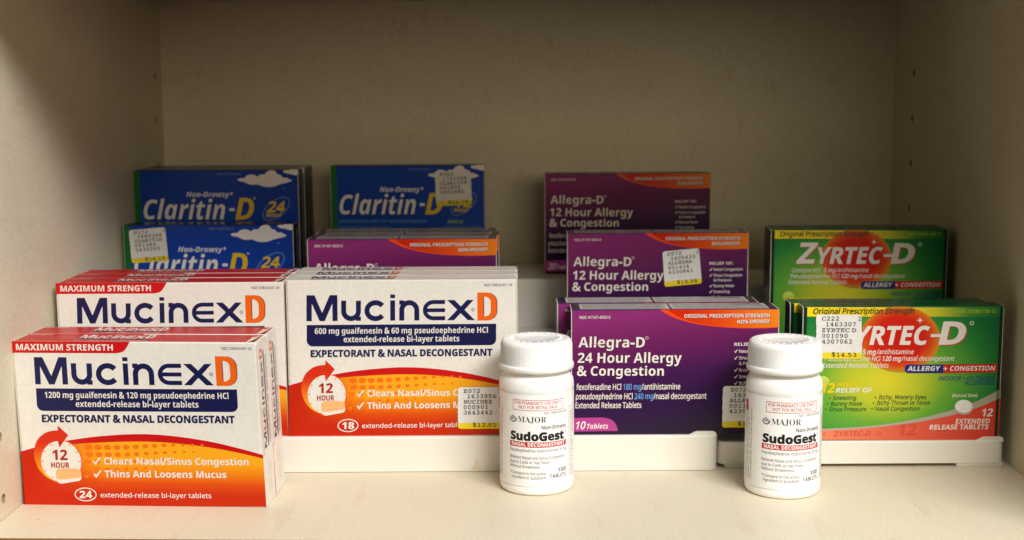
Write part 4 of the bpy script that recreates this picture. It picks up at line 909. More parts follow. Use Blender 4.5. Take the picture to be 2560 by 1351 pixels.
def shelf(name, z1):
    xa, xb = LX(598) + .3, RX - .3
    def slab(q, za, zb):
        bm = bmesh.new()
        lo = [bm.verts.new((x, y, za)) for x, y in q]
        hi = [bm.verts.new((x, y, zb)) for x, y in q]
        bm.faces.new(lo[::-1])
        bm.faces.new(hi)
        for i in range(4):
            j = (i + 1) % 4
            bm.faces.new([lo[i], lo[j], hi[j], hi[i]])
        return bm
    o = bm_obj(name, slab([(xa, front(xa)), (xb, front(xb)), (xb, Y1 - Y0), (LX(Y1) + .3, Y1 - Y0)], z1 - 18, z1), [MEL], cab)
    bm_obj('edge_band', slab([(xa, front(xa) - 1.5), (xb, front(xb) - 1.5), (xb, front(xb) - .02), (xa, front(xa) - .02)], z1 - 18, z1 - .2), [BROWN], o)
    return o


shelf('shelf_board', 0)
shelf('shelf_board', 299.3)

V, Fc = [], []
rd = random.Random(11)
for i in range(26):
    x, y, r = rd.uniform(-255, 255), rd.uniform(606, 695), rd.uniform(.12, .34)
    a0 = rd.uniform(0, 6)
    b0 = len(V)
    for k in range(6):
        q = r * rd.uniform(.6, 1.3)
        V.append((x + q * 1.4 * math.cos(a0 + k), y + q * math.sin(a0 + k), .03))
    V.append((x, y, .22))
    for k in range(6):
        Fc.append([b0 + k, b0 + (k + 1) % 6, b0 + 6])
sp = mesh_obj('dust', V, Fc, [ink('dust_brown', (132, 108, 78), .8, .1)])
sp['kind'] = 'stuff'
tag(sp, 'tiny brown dust specks scattered over the cream shelf board', 'dust')

# ------------------------------------------------------------------ tiered shelf organizers
TRAY = plastic('white_tray_plastic', (231, 227, 216), .38, 0, .05, 260)
STAIN = ink('tan_stain', (222, 206, 180), .5)


def organizer(label, x0, x1, treads, y0, closed, group):
    root = thing('shelf_organizer', label, 'organizer', ((x0 + x1) / 2, y0, 0), 0, group)
    cx = (x0 + x1) / 2
    for i, (za, zb) in enumerate(treads):
        bm = bmesh.new()
        ya = i * 83.0
        yb = ya + 83.0
        fs = add_box(bm, x0 - cx, x1 - cx, ya, yb, za, zb)
        vert = [e for e in bm.edges if abs(e.verts[0].co.z - e.verts[1].co.z) > 1 and e.verts[0].co.y < ya + 1]
        bmesh.ops.bevel(bm, geom=vert, offset=5, segments=5, profile=.5, affect='EDGES')
        tops = [e for e in bm.edges if e.verts[0].co.z > zb - .01 and e.verts[1].co.z > zb - .01]
        bmesh.ops.bevel(bm, geom=tops, offset=1.1, segments=3, profile=.5, affect='EDGES')
        bm_obj('step', bm, [TRAY], root)
        # low raised end rim that swells out of the tread
        bm = bmesh.new()
        prof = [(0, -1)] + [(4 + 6 * t, -.2 + 2.2 * (3 * t * t - 2 * t ** 3)) for t in [k / 6 for k in range(7)]] + [(19, 2), (20.5, 1.2), (21, -1)]
        xe = x1 - cx - 21.6
        f1 = [bm.verts.new((xe + a, ya + .7, zb + b)) for a, b in prof]
        f2 = [bm.verts.new((xe + a, ya + 2.6, zb + b)) for a, b in prof]
        n = len(prof)
        bm.faces.new(f1)
        bm.faces.new(f2[::-1])
        for k in range(n):
            j = (k + 1) % n
            bm.faces.new([f1[k], f2[k], f2[j], f1[j]])
        bm_obj('end_rim', bm, [TRAY], root)
    if not closed:
        for fx in (x1 - cx - 27, x0 - cx + 4):
            bm = bmesh.new()
            add_box(bm, fx, fx + 26.3, .6, 30, .02, treads[0][0] - .01, .4)
            bm_obj('foot', bm, [TRAY], root)
    return root


org = organizer('longer white plastic three-step shelf organizer on the left, overlapping the lower one',
                -266, 101.8, [(.3, 20.6), (.3, 53.0), (.3, 86.5)], 703.8, True, 'white stepped shelf organizers')
sh = Sheet(lambda u, v, l: (u, -.02 - l, v), plain, 1, 1, False)
sh.poly(spline([(43.5, 1.2), (46, 4.6), (47, 7.6), (48.3, 4.4), (49.5, 1.4), (43.5, 1.2)], 5)[:-1], STAIN, 1)
sh.build('stain', org.children[0])
organizer('shorter white plastic stepped shelf organizer at the right, lower and raised on feet',
          102.6, 266.1, [(2.2, 15.4), (2.2, 48.0), (2.2, 81.0)], 708.5, False, 'white stepped shelf organizers')


# ------------------------------------------------------------------ cartons
def carton_faces(W, T, H, shx=0):
    return dict(
        front=lambda u, v, l: (u - W / 2 - shx * v, -T / 2 - l, v),
        top=lambda u, v, l: (u - W / 2 - shx * H, v - T / 2, H + l),
        right=lambda u, v, l: (W / 2 + l - shx * v, u - T / 2, v),
        left=lambda u, v, l: (-W / 2 - l - shx * v, T / 2 - u, v))


def carton(root, W, T, H, mats, flapmat, shx=0, bev=.7):
    """mats: front, top, sides; the two end flaps are folded plates with raw board edges"""
    bm = bmesh.new()
    fs = add_box(bm, -W / 2 + .5, W / 2 - .5, -T / 2, T / 2, 0, H)
    for f in fs:
        n = f.normal
        f.normal_update()
        n = f.normal
        f.material_index = 1 if n.z > .5 else (0 if n.y < -.5 else 2)
    bmesh.ops.bevel(bm, geom=bm.edges[:], offset=bev, segments=3, profile=.5, affect='EDGES')
    for v in bm.verts:
        v.co.x -= shx * v.co.z
    o = bm_obj('carton', bm, mats, root)
    for s in (-1, 1):
        bm = bmesh.new()
        # plate with its top corners clipped like a tucked end flap
        xs = (s * (W / 2 - .49), s * (W / 2 - .02))
        prof = [(-T / 2 + .25, .3), (T / 2 - .5, .3), (T / 2 - .5, H - 1.2), (T / 2 - 1.8, H - .2), (-T / 2 + 1.6, H - .2), (-T / 2 + .25, H - 1.6)]
        A = [bm.verts.new((xs[0] - shx * z, y, z)) for y, z in prof]
        B = [bm.verts.new((xs[1] - shx * z, y, z)) for y, z in prof]
        bm.faces.new(A)
        bm.faces.new(B).material_index = 0
        n = len(prof)
        for i in range(n):
            j = (i + 1) % n
            bm.faces.new([A[i], A[j], B[j], B[i]]).material_index = 1
        bm_obj('end_flap', bm, [flapmat, EDGE], root)
    return o


def sticker(root, face, art, W, H, quad, rows, price):
    """price sticker: thin paper label with a yellow foot; quad = TL TR BL on the art sheet"""
    (ax, ay), (bx, by), (cx_, cy_) = quad
    def loc(x, y):
        return art(ax + (bx - ax) * x / 100 + (cx_ - ax) * y / 100, ay + (by - ay) * x / 100 + (cy_ - ay) * y / 100)
    curl = lambda x, y: .06 + .75 * max(0, (x - 70) / 30) ** 2 * (.35 + y / 150) + .35 * max(0, (14 - x) / 14) ** 2
    sh = Sheet(face, loc, W, H, True, 6)
    sh.lift = curl
    r = 7
    out = arc(r, r, r, r, 180, 270, 5) + arc(100 - r, r, r, r, 270, 360, 5) + [(100, 86), (0, 86)]
    foot = [(0, 86), (100, 86)] + arc(100 - r, 100 - r, r, r, 0, 90, 5) + arc(r, 100 - r, r, r, 90, 180, 5)
    # paper edge: little bites along the left side
    left = [(random.uniform(-.8, .8), 86 - i * 4) for i in range(1, 19)]
    out = out[:-1] + [(0, 86)] + left
    sh.poly(out, PAPER, 7)
    y = 13.5
    for i, (t, x0, x1) in enumerate(rows):
        sh.text(t, 'M', (x0, y), (x1, y), 8.5, BLACK, 8, w=5)
        if not (i == 0 and len(rows) > 5):
            y += 13.0
    o = sh.build('price_sticker', root)
    sb = Sheet(face, loc, W, H, True, 6)
    sb.lift = curl
    sb.poly(foot, YELLOW, 7)
    if price:
        sb.text(price[0], 'M', (price[1], 95.5), (price[2], 95.5), 8.5, BLACK, 8, w=5)
    sb.build('price_band', o)
    return o


def rows6(a, digit, b, c, d, e):
    L = [(digit, 93, 98)] if digit else []
    L.append((a, 13, 13 + 9.4 * len(a)))
    L.append((b, 22, 22 + 9.4 * len(b)))
    for t in (c, d, e):
        L.append((t, 13, 13 + 9.4 * len(t)))
    return L

# ------------------------------------------------------------------ expectorant cartons (white, orange swoosh)
MUC = [(205, 178), (1868, 178), (1866, 1292), (240, 1283)]
SWOOSH = ink_ramp('orange_swoosh_blend', lambda u, v, M: M('ADD', M('MULTIPLY', M('MINIMUM', M('MAXIMUM', M('MULTIPLY', M('SUBTRACT', v, .07), 4.8), 0), 1),
                  M('MINIMUM', M('MAXIMUM', M('MULTIPLY', M('SUBTRACT', u, .05), 3.5), .0), 1)), M('MULTIPLY', u, .04)),
                  [(0, (190, 36, 8)), (.35, (212, 74, 10)), (.75, (230, 138, 20)), (1, (238, 164, 30))])
ARROW = ink_ramp('arrow_blend', lambda u, v, M: M('MULTIPLY', M('SUBTRACT', v, .17), 4.6),
                 [(0, (244, 178, 40)), (.35, (236, 130, 26)), (.8, (216, 66, 22)), (1, (206, 48, 22))])
DOT = ink('halftone_orange', (232, 112, 20))
PEACH = ink('tablet_peach', (240, 178, 120))


def logo(sh, lay, navy, orange, outlined=True):
    """the rounded lower-case wordmark with its tall orange D, in art-sheet units"""
    sh.poly([(355, 470), (355, 285), (412, 285), (467, 412), (521, 285), (576, 285), (578, 470), (541, 470), (540, 345), (486, 470), (449, 470), (393, 345), (393, 470)], navy, lay)
    w = 36
    sh.stroke([(621, 325), (621, 400)] + arc(674, 400, 53, 53, 180, 0, 16)[1:] + [(727, 326)], w, navy, lay)
    sh.rect(709, 440, 745, 470, navy, lay + .5)
    sh.stroke(arc(850, 398, 62, 57, -38, -322, 26), w, navy, lay)
    sh.rect(955, 325, 990, 470, navy, lay)
    sh.rect(955, 283, 990, 309, navy, lay)
    sh.stroke([(1038, 470), (1038, 396)] + arc(1092, 396, 54, 54, 180, 360, 16)[1:] + [(1146, 470)], w, navy, lay)
    sh.rect(1020, 325, 1056, 356, navy, lay + .5)
    sh.stroke([(1350, 339), (1272, 339)] + arc(1266, 397, 62, 58, -90, -270, 18) + [(1350, 455)], 29, navy, lay)
    sh.rect(1216, 384, 1350, 411, navy, lay + .5)
    sh.poly([(1365, 325), (1418, 325), (1464, 371), (1508, 325), (1557, 325), (1490, 396), (1565, 470), (1513, 470), (1462, 420), (1414, 470), (1363, 470), (1437, 395)], navy, lay)
    def dee(dx, m, l):
        sh.poly([[(1583 + dx, 273), (1652 + dx, 273)] + arc(1652 + dx, 343, 71, 70, -80, 0, 8) + arc(1652 + dx, 403, 71, 70, 0, 80, 8) + [(1652 + dx, 473), (1583 + dx, 473)],
                 [(1627 + dx, 303), (1640 + dx, 303)] + arc(1640 + dx, 343, 40, 40, -80, 0, 8) + arc(1640 + dx, 403, 40, 40, 0, 80, 8) + [(1640 + dx, 443), (1627 + dx, 443)]], m, l)
    if outlined:  # navy outline printed behind the D, plus the registered mark
        dee(5, navy, lay)
        sh.stroke(ellipse(1551, 395, 11, 11, 16), 3, navy, lay, True)
        sh.text('R', 'R', (1547, 401), (1556, 401), 12, navy, lay)
    dee(0, orange, lay + 1)


def expectorant(label, loc, rotz, group, strong, W, T, H, dose, count, ndc, shx=0):
    root = thing('medicine_carton', label, 'medicine box', loc, rotz, group)
    f = carton_faces(W, T, H, shx)
    TOP = RED_TOP if strong else WHITE
    carton(root, W, T, H, [WHITE, TOP, WHITE], WHITE, shx)
    art = homography(MUC, W, H)
    def sheet():
        return Sheet(f['front'], art, W, H)
    # swoosh
    s = sheet()
    up = spline([(214, 931), (290, 908), (420, 873), (560, 848), (760, 820), (1020, 803), (1250, 813), (1500, 848), (1700, 893), (1890, 945)], 6)
    lo = spline([(214, 948), (290, 926), (420, 898), (560, 876), (760, 862), (1020, 853), (1250, 861), (1500, 889), (1700, 925), (1890, 968)], 6)
    clip = lambda p: (min(max(p[0], 229 + (p[1] - 900) * .03), 1866), p[1])
    up, lo = [clip(p) for p in up], [clip(p) for p in lo]
    s.poly(up + lo[::-1], RED, 1)
    n = len(lo)
    pts, tr = [], []
    for i, p in enumerate(lo):
        for j in range(9):
            y1 = 1287
            pts.append((p[0] + (0 if i else 10 * j / 8), p[1] + (y1 - p[1]) * j / 8))
    for i in range(n - 1):
        for j in range(8):
            a = i * 9 + j
            tr += [(a, a + 1, a + 10), (a, a + 10, a + 9)]
    s.add(pts, tr, SWOOSH, 1)
    for i in range(13):
        for j in range(5):
            x = 690 + i * 64 + (j % 2) * 10 - j * 6
            y = 893 + j * 49 + 5 * math.sin(i * .5) - i * 1.5
            r = 1 - i * .055 - j * .10
            if r < .25:
                continue
            s.poly(ellipse(x, y, 29 * r, 21 * r, 14), DOT, 2)
    s.build('orange_swoosh', root)
    # wordmark
    s = sheet()
    logo(s, 1, NAVY, ORANGE)
    s.build('brand_lettering', root)
    # dosage panel
    s = sheet()
    s.poly([(357, 497), (1718, 497)] + arc(1674, 606, 44, 44, 0, 90, 8) + arc(401, 606, 44, 44, 90, 180, 8), NAVY, 1)
    s.text(dose, 'B', (414, 561), (1658, 561), 41, WHITE, 2)
    s.text('extended-release bi-layer tablets', 'B', (621, 621), (1452, 621), 41, WHITE, 2)
    s.build('dosage_panel', root)
    s = sheet()
    s.text('EXPECTORANT & NASAL DECONGESTANT', 'B', (385, 725), (1690, 725), 48, NAVY, 1, w=8)
    s.build('purpose_lettering', root)
    s = sheet()
    s.text(ndc, 'R', (1632, 228), (1836, 228), 18, NAVY, 1, w=3)
    s.build('code_lettering', root)
    # twelve hour clock
    s = sheet()
    s.poly(ellipse(503, 993, 144, 146, 40), ORANGE, 2)
    s.poly(ellipse(500, 990, 136, 139, 40), WHITE, 3)
    for a in range(0, 360, 30):
        c, d = math.cos(math.radians(a)), math.sin(math.radians(a))
        s.stroke([(500 + 118 * c, 990 + 120 * d), (500 + 134 * c, 990 + 137 * d)], 5, ORANGE, 4)
    s.poly(spline([(452, 1124), (392, 1094), (345, 1040), (322, 975), (322, 915), (345, 850), (392, 805), (440, 786), (491, 781)], 5)
           + [(490, 747), (558, 812), (494, 898), (486, 853)] + spline([(486, 853), (430, 866), (388, 905), (366, 960), (368, 1020), (392, 1075), (452, 1124)], 5)[1:-1], ARROW, 4)
    s.text('12', 'B', (443, 980), (545, 980), 68, DKRED, 5, w=3)
    s.text('HOUR', 'B', (431, 1033), (555, 1033), 36, DKRED, 5, w=3)
    ck = s.build('clock_emblem', root)
    s = sheet()
    s.poly([(462, 1090)] + arc(492, 1062, 30, 25, 180, 262, 5) + arc(600, 1064, 31, 27, -85, 0, 5) + [(632, 1098)] + arc(604, 1098, 28, 24, 0, 70, 5) + arc(496, 1116, 32, 24, 75, 180, 5), WHITE, 6)
    s.poly([(462, 1085)] + arc(492, 1062, 30, 25, 180, 262, 5) + arc(600, 1062, 31, 25, -85, 0, 5) + [(631, 1083)] + arc(602, 1083, 28, 18, 0, 80, 5) + arc(494, 1098, 32, 15, 85, 180, 5), PEACH, 7)
    s.build('tablet_picture', ck)
    # claims
    s = sheet()
    for y, t, x1 in ((1008, 'Clears Nasal/Sinus Congestion', 1765), (1095, 'Thins And Loosens Mucus', 1610)):
        s.text(t, 'B', (789, y), (x1, y), 45, WHITE, 3, w=2)
        s.stroke([(717, y - 22), (732, y - 4), (764, y - 46)], 11, WHITE, 3)
    s.stroke(ellipse(652, 1212, 71, 43, 40), 7, WHITE, 3, True)
    s.text(count, 'B', (610, 1236), (696, 1236), 47, WHITE, 3, w=4)
    s.text('extended-release bi-layer tablets', 'R', (752, 1231), (1500, 1231), 32, WHITE, 3, w=3)
    s.build('claims_lettering', root)
    if strong:
        s = sheet()
        s.poly([(203, 177), (1012, 177)] + spline([(1012, 177), (985, 222), (960, 246), (915, 256)], 5)[1:] + [(207, 256)], RED, 1)
        s.text('MAXIMUM STRENGTH', 'B', (238, 238), (896, 238), 42, WHITE, 2, w=2)
        s.build('strength_banner', root)
    if strong:
        n, V, Fc = 6, [], []
        for i in range(n + 1):
            t = i / n
            x = W / 2 - shx * H - 5.5 + 5.2 * t
            z = H + .05 + 1.5 * t * t
            V += [(x, -T / 2 + .5 + 2.5 * t, z), (x + .6 * t, T / 2 - 6 - 5 * t, z + .8 * t * math.sin(2.4 * t))]
        for i in range(n):
            Fc.append([2 * i, 2 * i + 2, 2 * i + 3, 2 * i + 1])
        mesh_obj('tuck_tab', V, Fc, [WHITE], root, smooth=True)
    # small print on the top
    s = Sheet(f['top'], lambda x, y: ((x - 205) / 1663 * W, T - (y - 100) / 400 * T), W, T)
    if strong:
        place = lambda x, y: (620 + (x - 355) * .37, 140 + (y - 273) * .95)
    else:
        place = lambda x, y: (375 + (x - 355) * .45, 150 + (y - 273) * 1.0)
    s0 = s.art
    s.art = lambda x, y: s0(*place(x, y))
    logo(s, 1, WHITE if strong else NAVY, WHITE if strong else ORANGE, False)
    s.rect(357, 497, 1700, 545, NAVY, 1)
    if strong:
        s.text('EXPECTORANT & NASAL DECONGESTANT', 'B', (357, 590), (1700, 590), 30, WHITE, 1)
        s.text('MAXIMUM STRENGTH', 'B', (-800, 300), (-250, 300), 40, WHITE, 1)
    else:
        s.text('18 extended-release bi-layer tablets', 'R', (1900, 585), (3500, 585), 30, DKRED, 1, w=4)
    s.build('top_lettering', root)
    # upright small print on the end that faces right
    s = Sheet(f['right'], lambda x, y: (x, y), T, H, False)
    s0 = s.art
    s.art = lambda x, y: (T * .20 + (y - 273) * .026, 30 + (x - 355) * .0385)
    logo(s, 1, NAVY, ORANGE, False)
    s.art = s0
    s.rect(T * .53, 30, T * .62, 81, NAVY, 1)
    for k in range(4):
        s.text('extended-release bi-layer tablets expectorant', 'R', (T * (.70 + k * .045), 31), (T * (.70 + k * .045), 78), .9, GREYINK, 1, upright=(-1, 0))
    s.text('expectorant and nasal decongestant', 'R', (T * .14, 27), (T * .14, 52), 1.1, DKRED, 1, w=3, upright=(-1, 0))
    for k in range(3):
        s.text('LOT EXP', 'R', (T * (.45 + k * .12), 6), (T * (.45 + k * .12), 22), 1.4, PALEGREY, 1, upright=(-1, 0))
    s.build('end_lettering', root)
    return root


RED_TOP = ink('red_board', (186, 18, 26), .34, .3)
GREYINK = ink('grey_small_print', (120, 118, 130), .5)
PALEGREY = ink('embossed_grey', (205, 200, 192), .5)
G1 = 'white cartons with orange swoosh'
T24 = 19.8
pa = expectorant('nearest white carton with MAXIMUM STRENGTH tab, standing on the shelf board at front left', (-205.9, 656.2, 0), -3.2, G1, True,
                 128.2, 21.2, 87.2, '1200 mg guaifenesin & 120 mg pseudoephedrine HCl', '24', 'NDC 63824-041-24', .03)
dup(pa, (-204.9, 677.9, 0), -2.7, 'white carton with red top pressed directly behind the nearest MAXIMUM STRENGTH carton')
pb = expectorant('front MAXIMUM STRENGTH carton of the row on the left organizer step, beside the left wall', (-205.4, 715.9, 20.6), 0, G1, True,
                 127.2, 18.6, 88.4, '1200 mg guaifenesin & 120 mg pseudoephedrine HCl', '24', 'NDC 63824-041-24')
dup(pb, (-205.9, 735.0, 20.6), .2, 'middle red-topped carton of the three on the left organizer step by the wall')
dup(pb, (-205.1, 754.1, 20.6), -.2, 'rearmost red-topped carton of the three on the left organizer step, nearest the blue packs')
pc = expectorant('front white-topped carton reading 600 mg with a $12.01 price sticker, on the organizer step', (-76.2, 715.6, 20.6), 0, G1, False,
                 128.9, 18.2, 89.3, '600 mg guaifenesin & 60 mg pseudoephedrine HCl', '18', 'NDC 63824-057-18')
dup(pc, (-75.8, 734.1, 20.6), 0, 'middle white-topped carton of the three behind the $12.01 price sticker')
dup(pc, (-75.5, 752.6, 20.6), .2, 'rearmost white-topped carton of the three, right in front of a purple carton')
fc = carton_faces(128.9, 18.2, 89.3)
sticker(pc, fc['front'], homography(MUC, 128.9, 89.3), 128.9, 89.3, [(1440, 948), (1752, 948), (1440, 1244)],
        rows6('E072', '2', '1633956', 'MUCINEX', '000901', '3643442'), ('$12.01', 34, 88))

# ------------------------------------------------------------------ purple allergy cartons
PUR = [(187, 190), (1997, 180), (1962, 1281), (240, 1291)]
PURPLE = ink_ramp('purple_blend', lambda u, v, M: M('ADD', v, M('MULTIPLY', M('SUBTRACT', .5, u), .22)),
                  [(0, (38, 22, 46)), (.28, (46, 22, 66)), (.5, (64, 24, 76)), (.78, (108, 33, 90)), (1, (136, 45, 110))], .25)
PSIDE = ink('dark_purple_board', (46, 24, 58), .22)
PTOP = ink('purple_top_board', (52, 28, 66), .22)
OSW = ink_ramp('prescription_orange', lambda u, v, M: M('MULTIPLY', M('SUBTRACT', u, .55), 2.2), [(0, (206, 40, 12)), (.4, (220, 74, 16)), (1, (236, 128, 24))], .25)
OSW2 = ink('prescription_red_edge', (238, 74, 16), .25)
PINK = ink('magenta_tab', (176, 62, 140), .25)
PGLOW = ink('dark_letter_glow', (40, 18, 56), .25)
BLUEINK = ink('sky_blue_ink', (98, 160, 222), .3)
CREAM = ink('cream_letter', (232, 224, 216), .3)
FACTS = ink('facts_panel_paper', (206, 204, 196), .24)


def allergy_purple(label, loc, rotz, group, W, T, H, hours, ndc, tabs, mg, small=False):
    root = thing('medicine_carton', label, 'medicine box', loc, rotz, group)
    f = carton_faces(W, T, H)
    carton(root, W, T, H, [PURPLE_BODY, PTOP, PSIDE], PSIDE)
    art = homography(PUR, W, H)
    sh = lambda: Sheet(f['front'], art, W, H)
    s = sh()
    # full panel print, a grid so that the blend is smooth
    iv = lambda u, v: (u * W, v * H)
    s.art = iv
    nx, ny = 6, 8
    e = .006
    P = [(e + (1 - 2 * e) * i / nx, e + (1 - 2 * e) * j / ny) for j in range(ny + 1) for i in range(nx + 1)]
    Tt = []
    for j in range(ny):
        for i in range(nx):
            a = j * (nx + 1) + i
            Tt += [(a, a + 1, a + nx + 2), (a, a + nx + 2, a + nx + 1)]
    s.add(P, Tt, PURPLE, 1)
    s.art = art
    s.text(ndc, 'R', (263, 270), (530, 268), 25, CREAM, 2, w=4)
    s.build('front_print', root)
    s = sh()
    s.poly([(955, 188)] + spline([(955, 188), (1040, 240), (1150, 285), (1300, 322), (1450, 342), (1650, 355), (1850, 356), (1988, 348)], 5)[1:] + [(1993, 184)], OSW2, 2)
    s.poly([(1030, 188)] + spline([(1030, 188), (1100, 240), (1220, 290), (1380, 325), (1560, 345), (1760, 352), (1988, 346)], 5)[1:] + [(1993, 185)], OSW, 3)
    for t, x0, y in (('ORIGINAL PRESCRIPTION STRENGTH', 1170, 262), ('NON-DROWSY', 1630, 315)):
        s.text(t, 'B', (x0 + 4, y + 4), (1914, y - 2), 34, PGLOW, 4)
        s.text(t, 'B', (x0, y), (1910, y - 6), 34, CREAM, 5)
    s.build('prescription_banner', root)
    s = sh()
    for t, y, x1, cap in (('Allegra-D', 528, 835, 92), (hours + ' Hour Allergy', 665, 1155, 88), ('& Congestion', 778, 1005, 82)):
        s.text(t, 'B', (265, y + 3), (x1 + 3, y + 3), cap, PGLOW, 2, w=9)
        s.text(t, 'B', (265, y), (x1, y), cap, CREAM, 3)
    s.stroke(ellipse(851, 443, 12, 12, 14), 3, CREAM, 3, True)
    s.stroke(spline([(380, 485), (420, 505), (470, 500), (505, 470)], 5), 4, PINK, 4)
    s.build('brand_lettering', root)
    s = sh()
    for y, x0, a, xa, b, x1_, xb, c, x2 in ((903, 265, 'fexofenadine HCl', 645, mg[0], 663, 815, '/antihistamine', 1147),
                                         (985, 265, 'pseudoephedrine HCl', 745, mg[1], 762, 918, '/nasal decongestant', 1371)):
        s.text(a, 'R', (x0, y), (xa, y - 2), 50, CREAM, 2, w=4)
        s.text(b, 'R', (x1_, y - 2), (xb, y - 3), 50, BLUEINK, 2, w=4)
        s.text(c, 'R', (xb + 3, y - 3), (x2, y - 6), 50, CREAM, 2, w=4)
    s.text('Extended Release Tablets', 'R', (265, 1062), (822, 1058), 48, CREAM, 2, w=4)
    for t, y, x1 in (('Nasal Congestion', 575, 1930), ('Sinus Congestion', 635, 1925), ('Runny Nose', 742, 1845), ('Sneezing', 800, 1800), ('Itchy', 858, 1730)):
        s.text(t, 'R', (1645, y), (x1, y - 3), 27, CREAM, 2, w=4)
        s.stroke([(1607, y - 14), (1614, y - 2), (1632, y - 28)], 6, CREAM, 2)
    s.text('& Pressure', 'R', (1645, 684), (1818, 682), 27, CREAM, 2, w=4)
    s.text('RELIEF OF:', 'B', (1605, 514), (1838, 511), 28, CREAM, 2)
    s.build('claims_lettering', root)
    s = sh()
    s.poly([(236, 1146), (490, 1141)] + spline([(490, 1141), (560, 1155), (605, 1190), (632, 1256)], 5)[1:] + [(240, 1262)], PINK, 2)
    s.text(tabs, 'I', (270, 1240), (352, 1239), 62, CREAM, 3, shear=.18)
    s.text('Tablets', 'I', (370, 1238), (549, 1236), 42, CREAM, 3)
    s.build('count_tab', root)
    # drug facts panel on the top
    s = Sheet(f['top'], lambda x, y: (x * W, y * T), 1, 1, False)
    for a, b in ((.045, .475), (.487, .955)):
        s.rect(a, .08, b, .90, FACTS, 1)
        for k in range(7):
            y = .16 + k * .1
            x = a + .012
            while x < b - .03:
                x2 = min(x + random.uniform(.03, .12), b - .01)
                s.rect(x, y, x2, y + .035, GREYINK, 2)
                x = x2 + .008
    s.text('Drug Facts', 'B', (.93, .80), (.80, .80), .11, BLACK, 3, w=3, upright=(0, -1))
    s.build('facts_panel', root)
    return root


PURPLE_BODY = ink('purple_board', (78, 32, 96), .25)
G2 = 'purple allergy cartons'
TA = 22.0
pd = allergy_purple('front purple 24 Hour carton, 10 tablets, standing between the two white bottles', (77.0, 717.0, 20.6), 0, G2, 116.6, 22.4, 71.8, '24', 'NDC 41167-4320-5', '10', ('180 mg', '240 mg'))
dup(pd, (70.0, 740.6, 20.6), .4, 'purple carton right behind the 10 tablets carton, set slightly to its left')
fa = carton_faces(116.6, 22.4, 71.8)
sticker(pd, fa['front'], homography(PUR, 116.6, 71.8), 116.6, 71.8, [(1508, 868), (1872, 866), (1502, 1226)],
        [('E072', 18, 54), ('163', 26, 54), ('ALLEGRA', 16, 84), ('0011', 16, 54), ('4330', 16, 54)], ('$1', 36, 54))
pe = allergy_purple('purple 24 Hour carton marked 4320-3, front of its stack behind the white-topped cartons', (-82.6, 800.0, 53.0), 0, G2, 117.8, TA, 70.6, '24', 'NDC 41167-4320-3', '5', ('180 mg', '240 mg'))
dup(pe, (-81.0, 822.4, 53.0), -.6, 'second purple carton of the stack behind the white-topped cartons')
dup(pe, (-83.4, 844.8, 53.0), .4, 'rearmost purple carton of the stack in front of the 12 hour blue pack')
pf = allergy_purple('purple 12 Hour carton with a tilted $18.88 price sticker on the middle step', (79.0, 823.0, 53.0), 0, G2, 116, TA, 71, '12', 'NDC 41167-4310-4', '20', ('60 mg', '120 mg'))
sticker(pf, carton_faces(116, TA, 71)['front'], homography(PUR, 116, 71), 116, 71, [(1138, 378), (1500, 342), (1166, 738)],
        rows6('C072', '2', '1405433', 'ALLEGRA', '001416', '4330841'), ('$18.88', 34, 88))
pg = allergy_purple('purple 12 Hour carton alone on the top step near the back panel', (66.9, 903.0, 86.5), -.8, G2, 116, TA, 70.6, '12', 'NDC 41167-4310-6', '30', ('60 mg', '120 mg'))

# ------------------------------------------------------------------ blue allergy packs
BLU = [(205, 148), (1885, 130), (1900, 1275), (270, 1295)]
BLUE = ink_ramp('blue_blend', lambda u, v, M: M('ADD', M('MULTIPLY', v, .6), M('MULTIPLY', u, .1)), [(0, (22, 84, 200)), (.5, (20, 68, 176)), (1, (20, 58, 154))], .3)
BBODY = ink('blue_board', (16, 34, 92), .25)
BSIDE = ink('dark_blue_board', (18, 32, 66), .3)
GREEN = ink('green_strip', (22, 108, 40), .3)
YEL2 = ink('golden_letter', (236, 200, 24), .3)
CLOUD = ink_ramp('cloud_white', lambda u, v, M: v, [(0, (200, 200, 206)), (.72, (196, 194, 204)), (.84, (232, 230, 232)), (1, (236, 234, 234))])
COOLW = ink('cool_white_letter', (240, 240, 248), .3)
PALEB = ink('pale_blue_ink', (112, 146, 206), .3)
LIMEI = ink('lime_letter', (176, 196, 40), .3)


CLOUDS = [[(1268, 240), (1300, 224), (1340, 222), (1362, 198), (1405, 184), (1445, 190), (1472, 206), (1500, 184), (1545, 182), (1566, 154), (1612, 138), (1652, 146), (1674, 178), (1706, 186), (1730, 214), (1768, 216), (1796, 232), (1822, 246),
           (1790, 262), (1740, 276), (1690, 290), (1640, 309), (1580, 316), (1520, 306), (1480, 290), (1420, 294), (1375, 282), (1340, 264), (1295, 256), (1268, 240)],
          [(1728, 152), (1752, 136), (1784, 138), (1806, 129), (1846, 130), (1876, 129), (1876, 186), (1838, 186), (1800, 176), (1764, 170), (1728, 152)]]


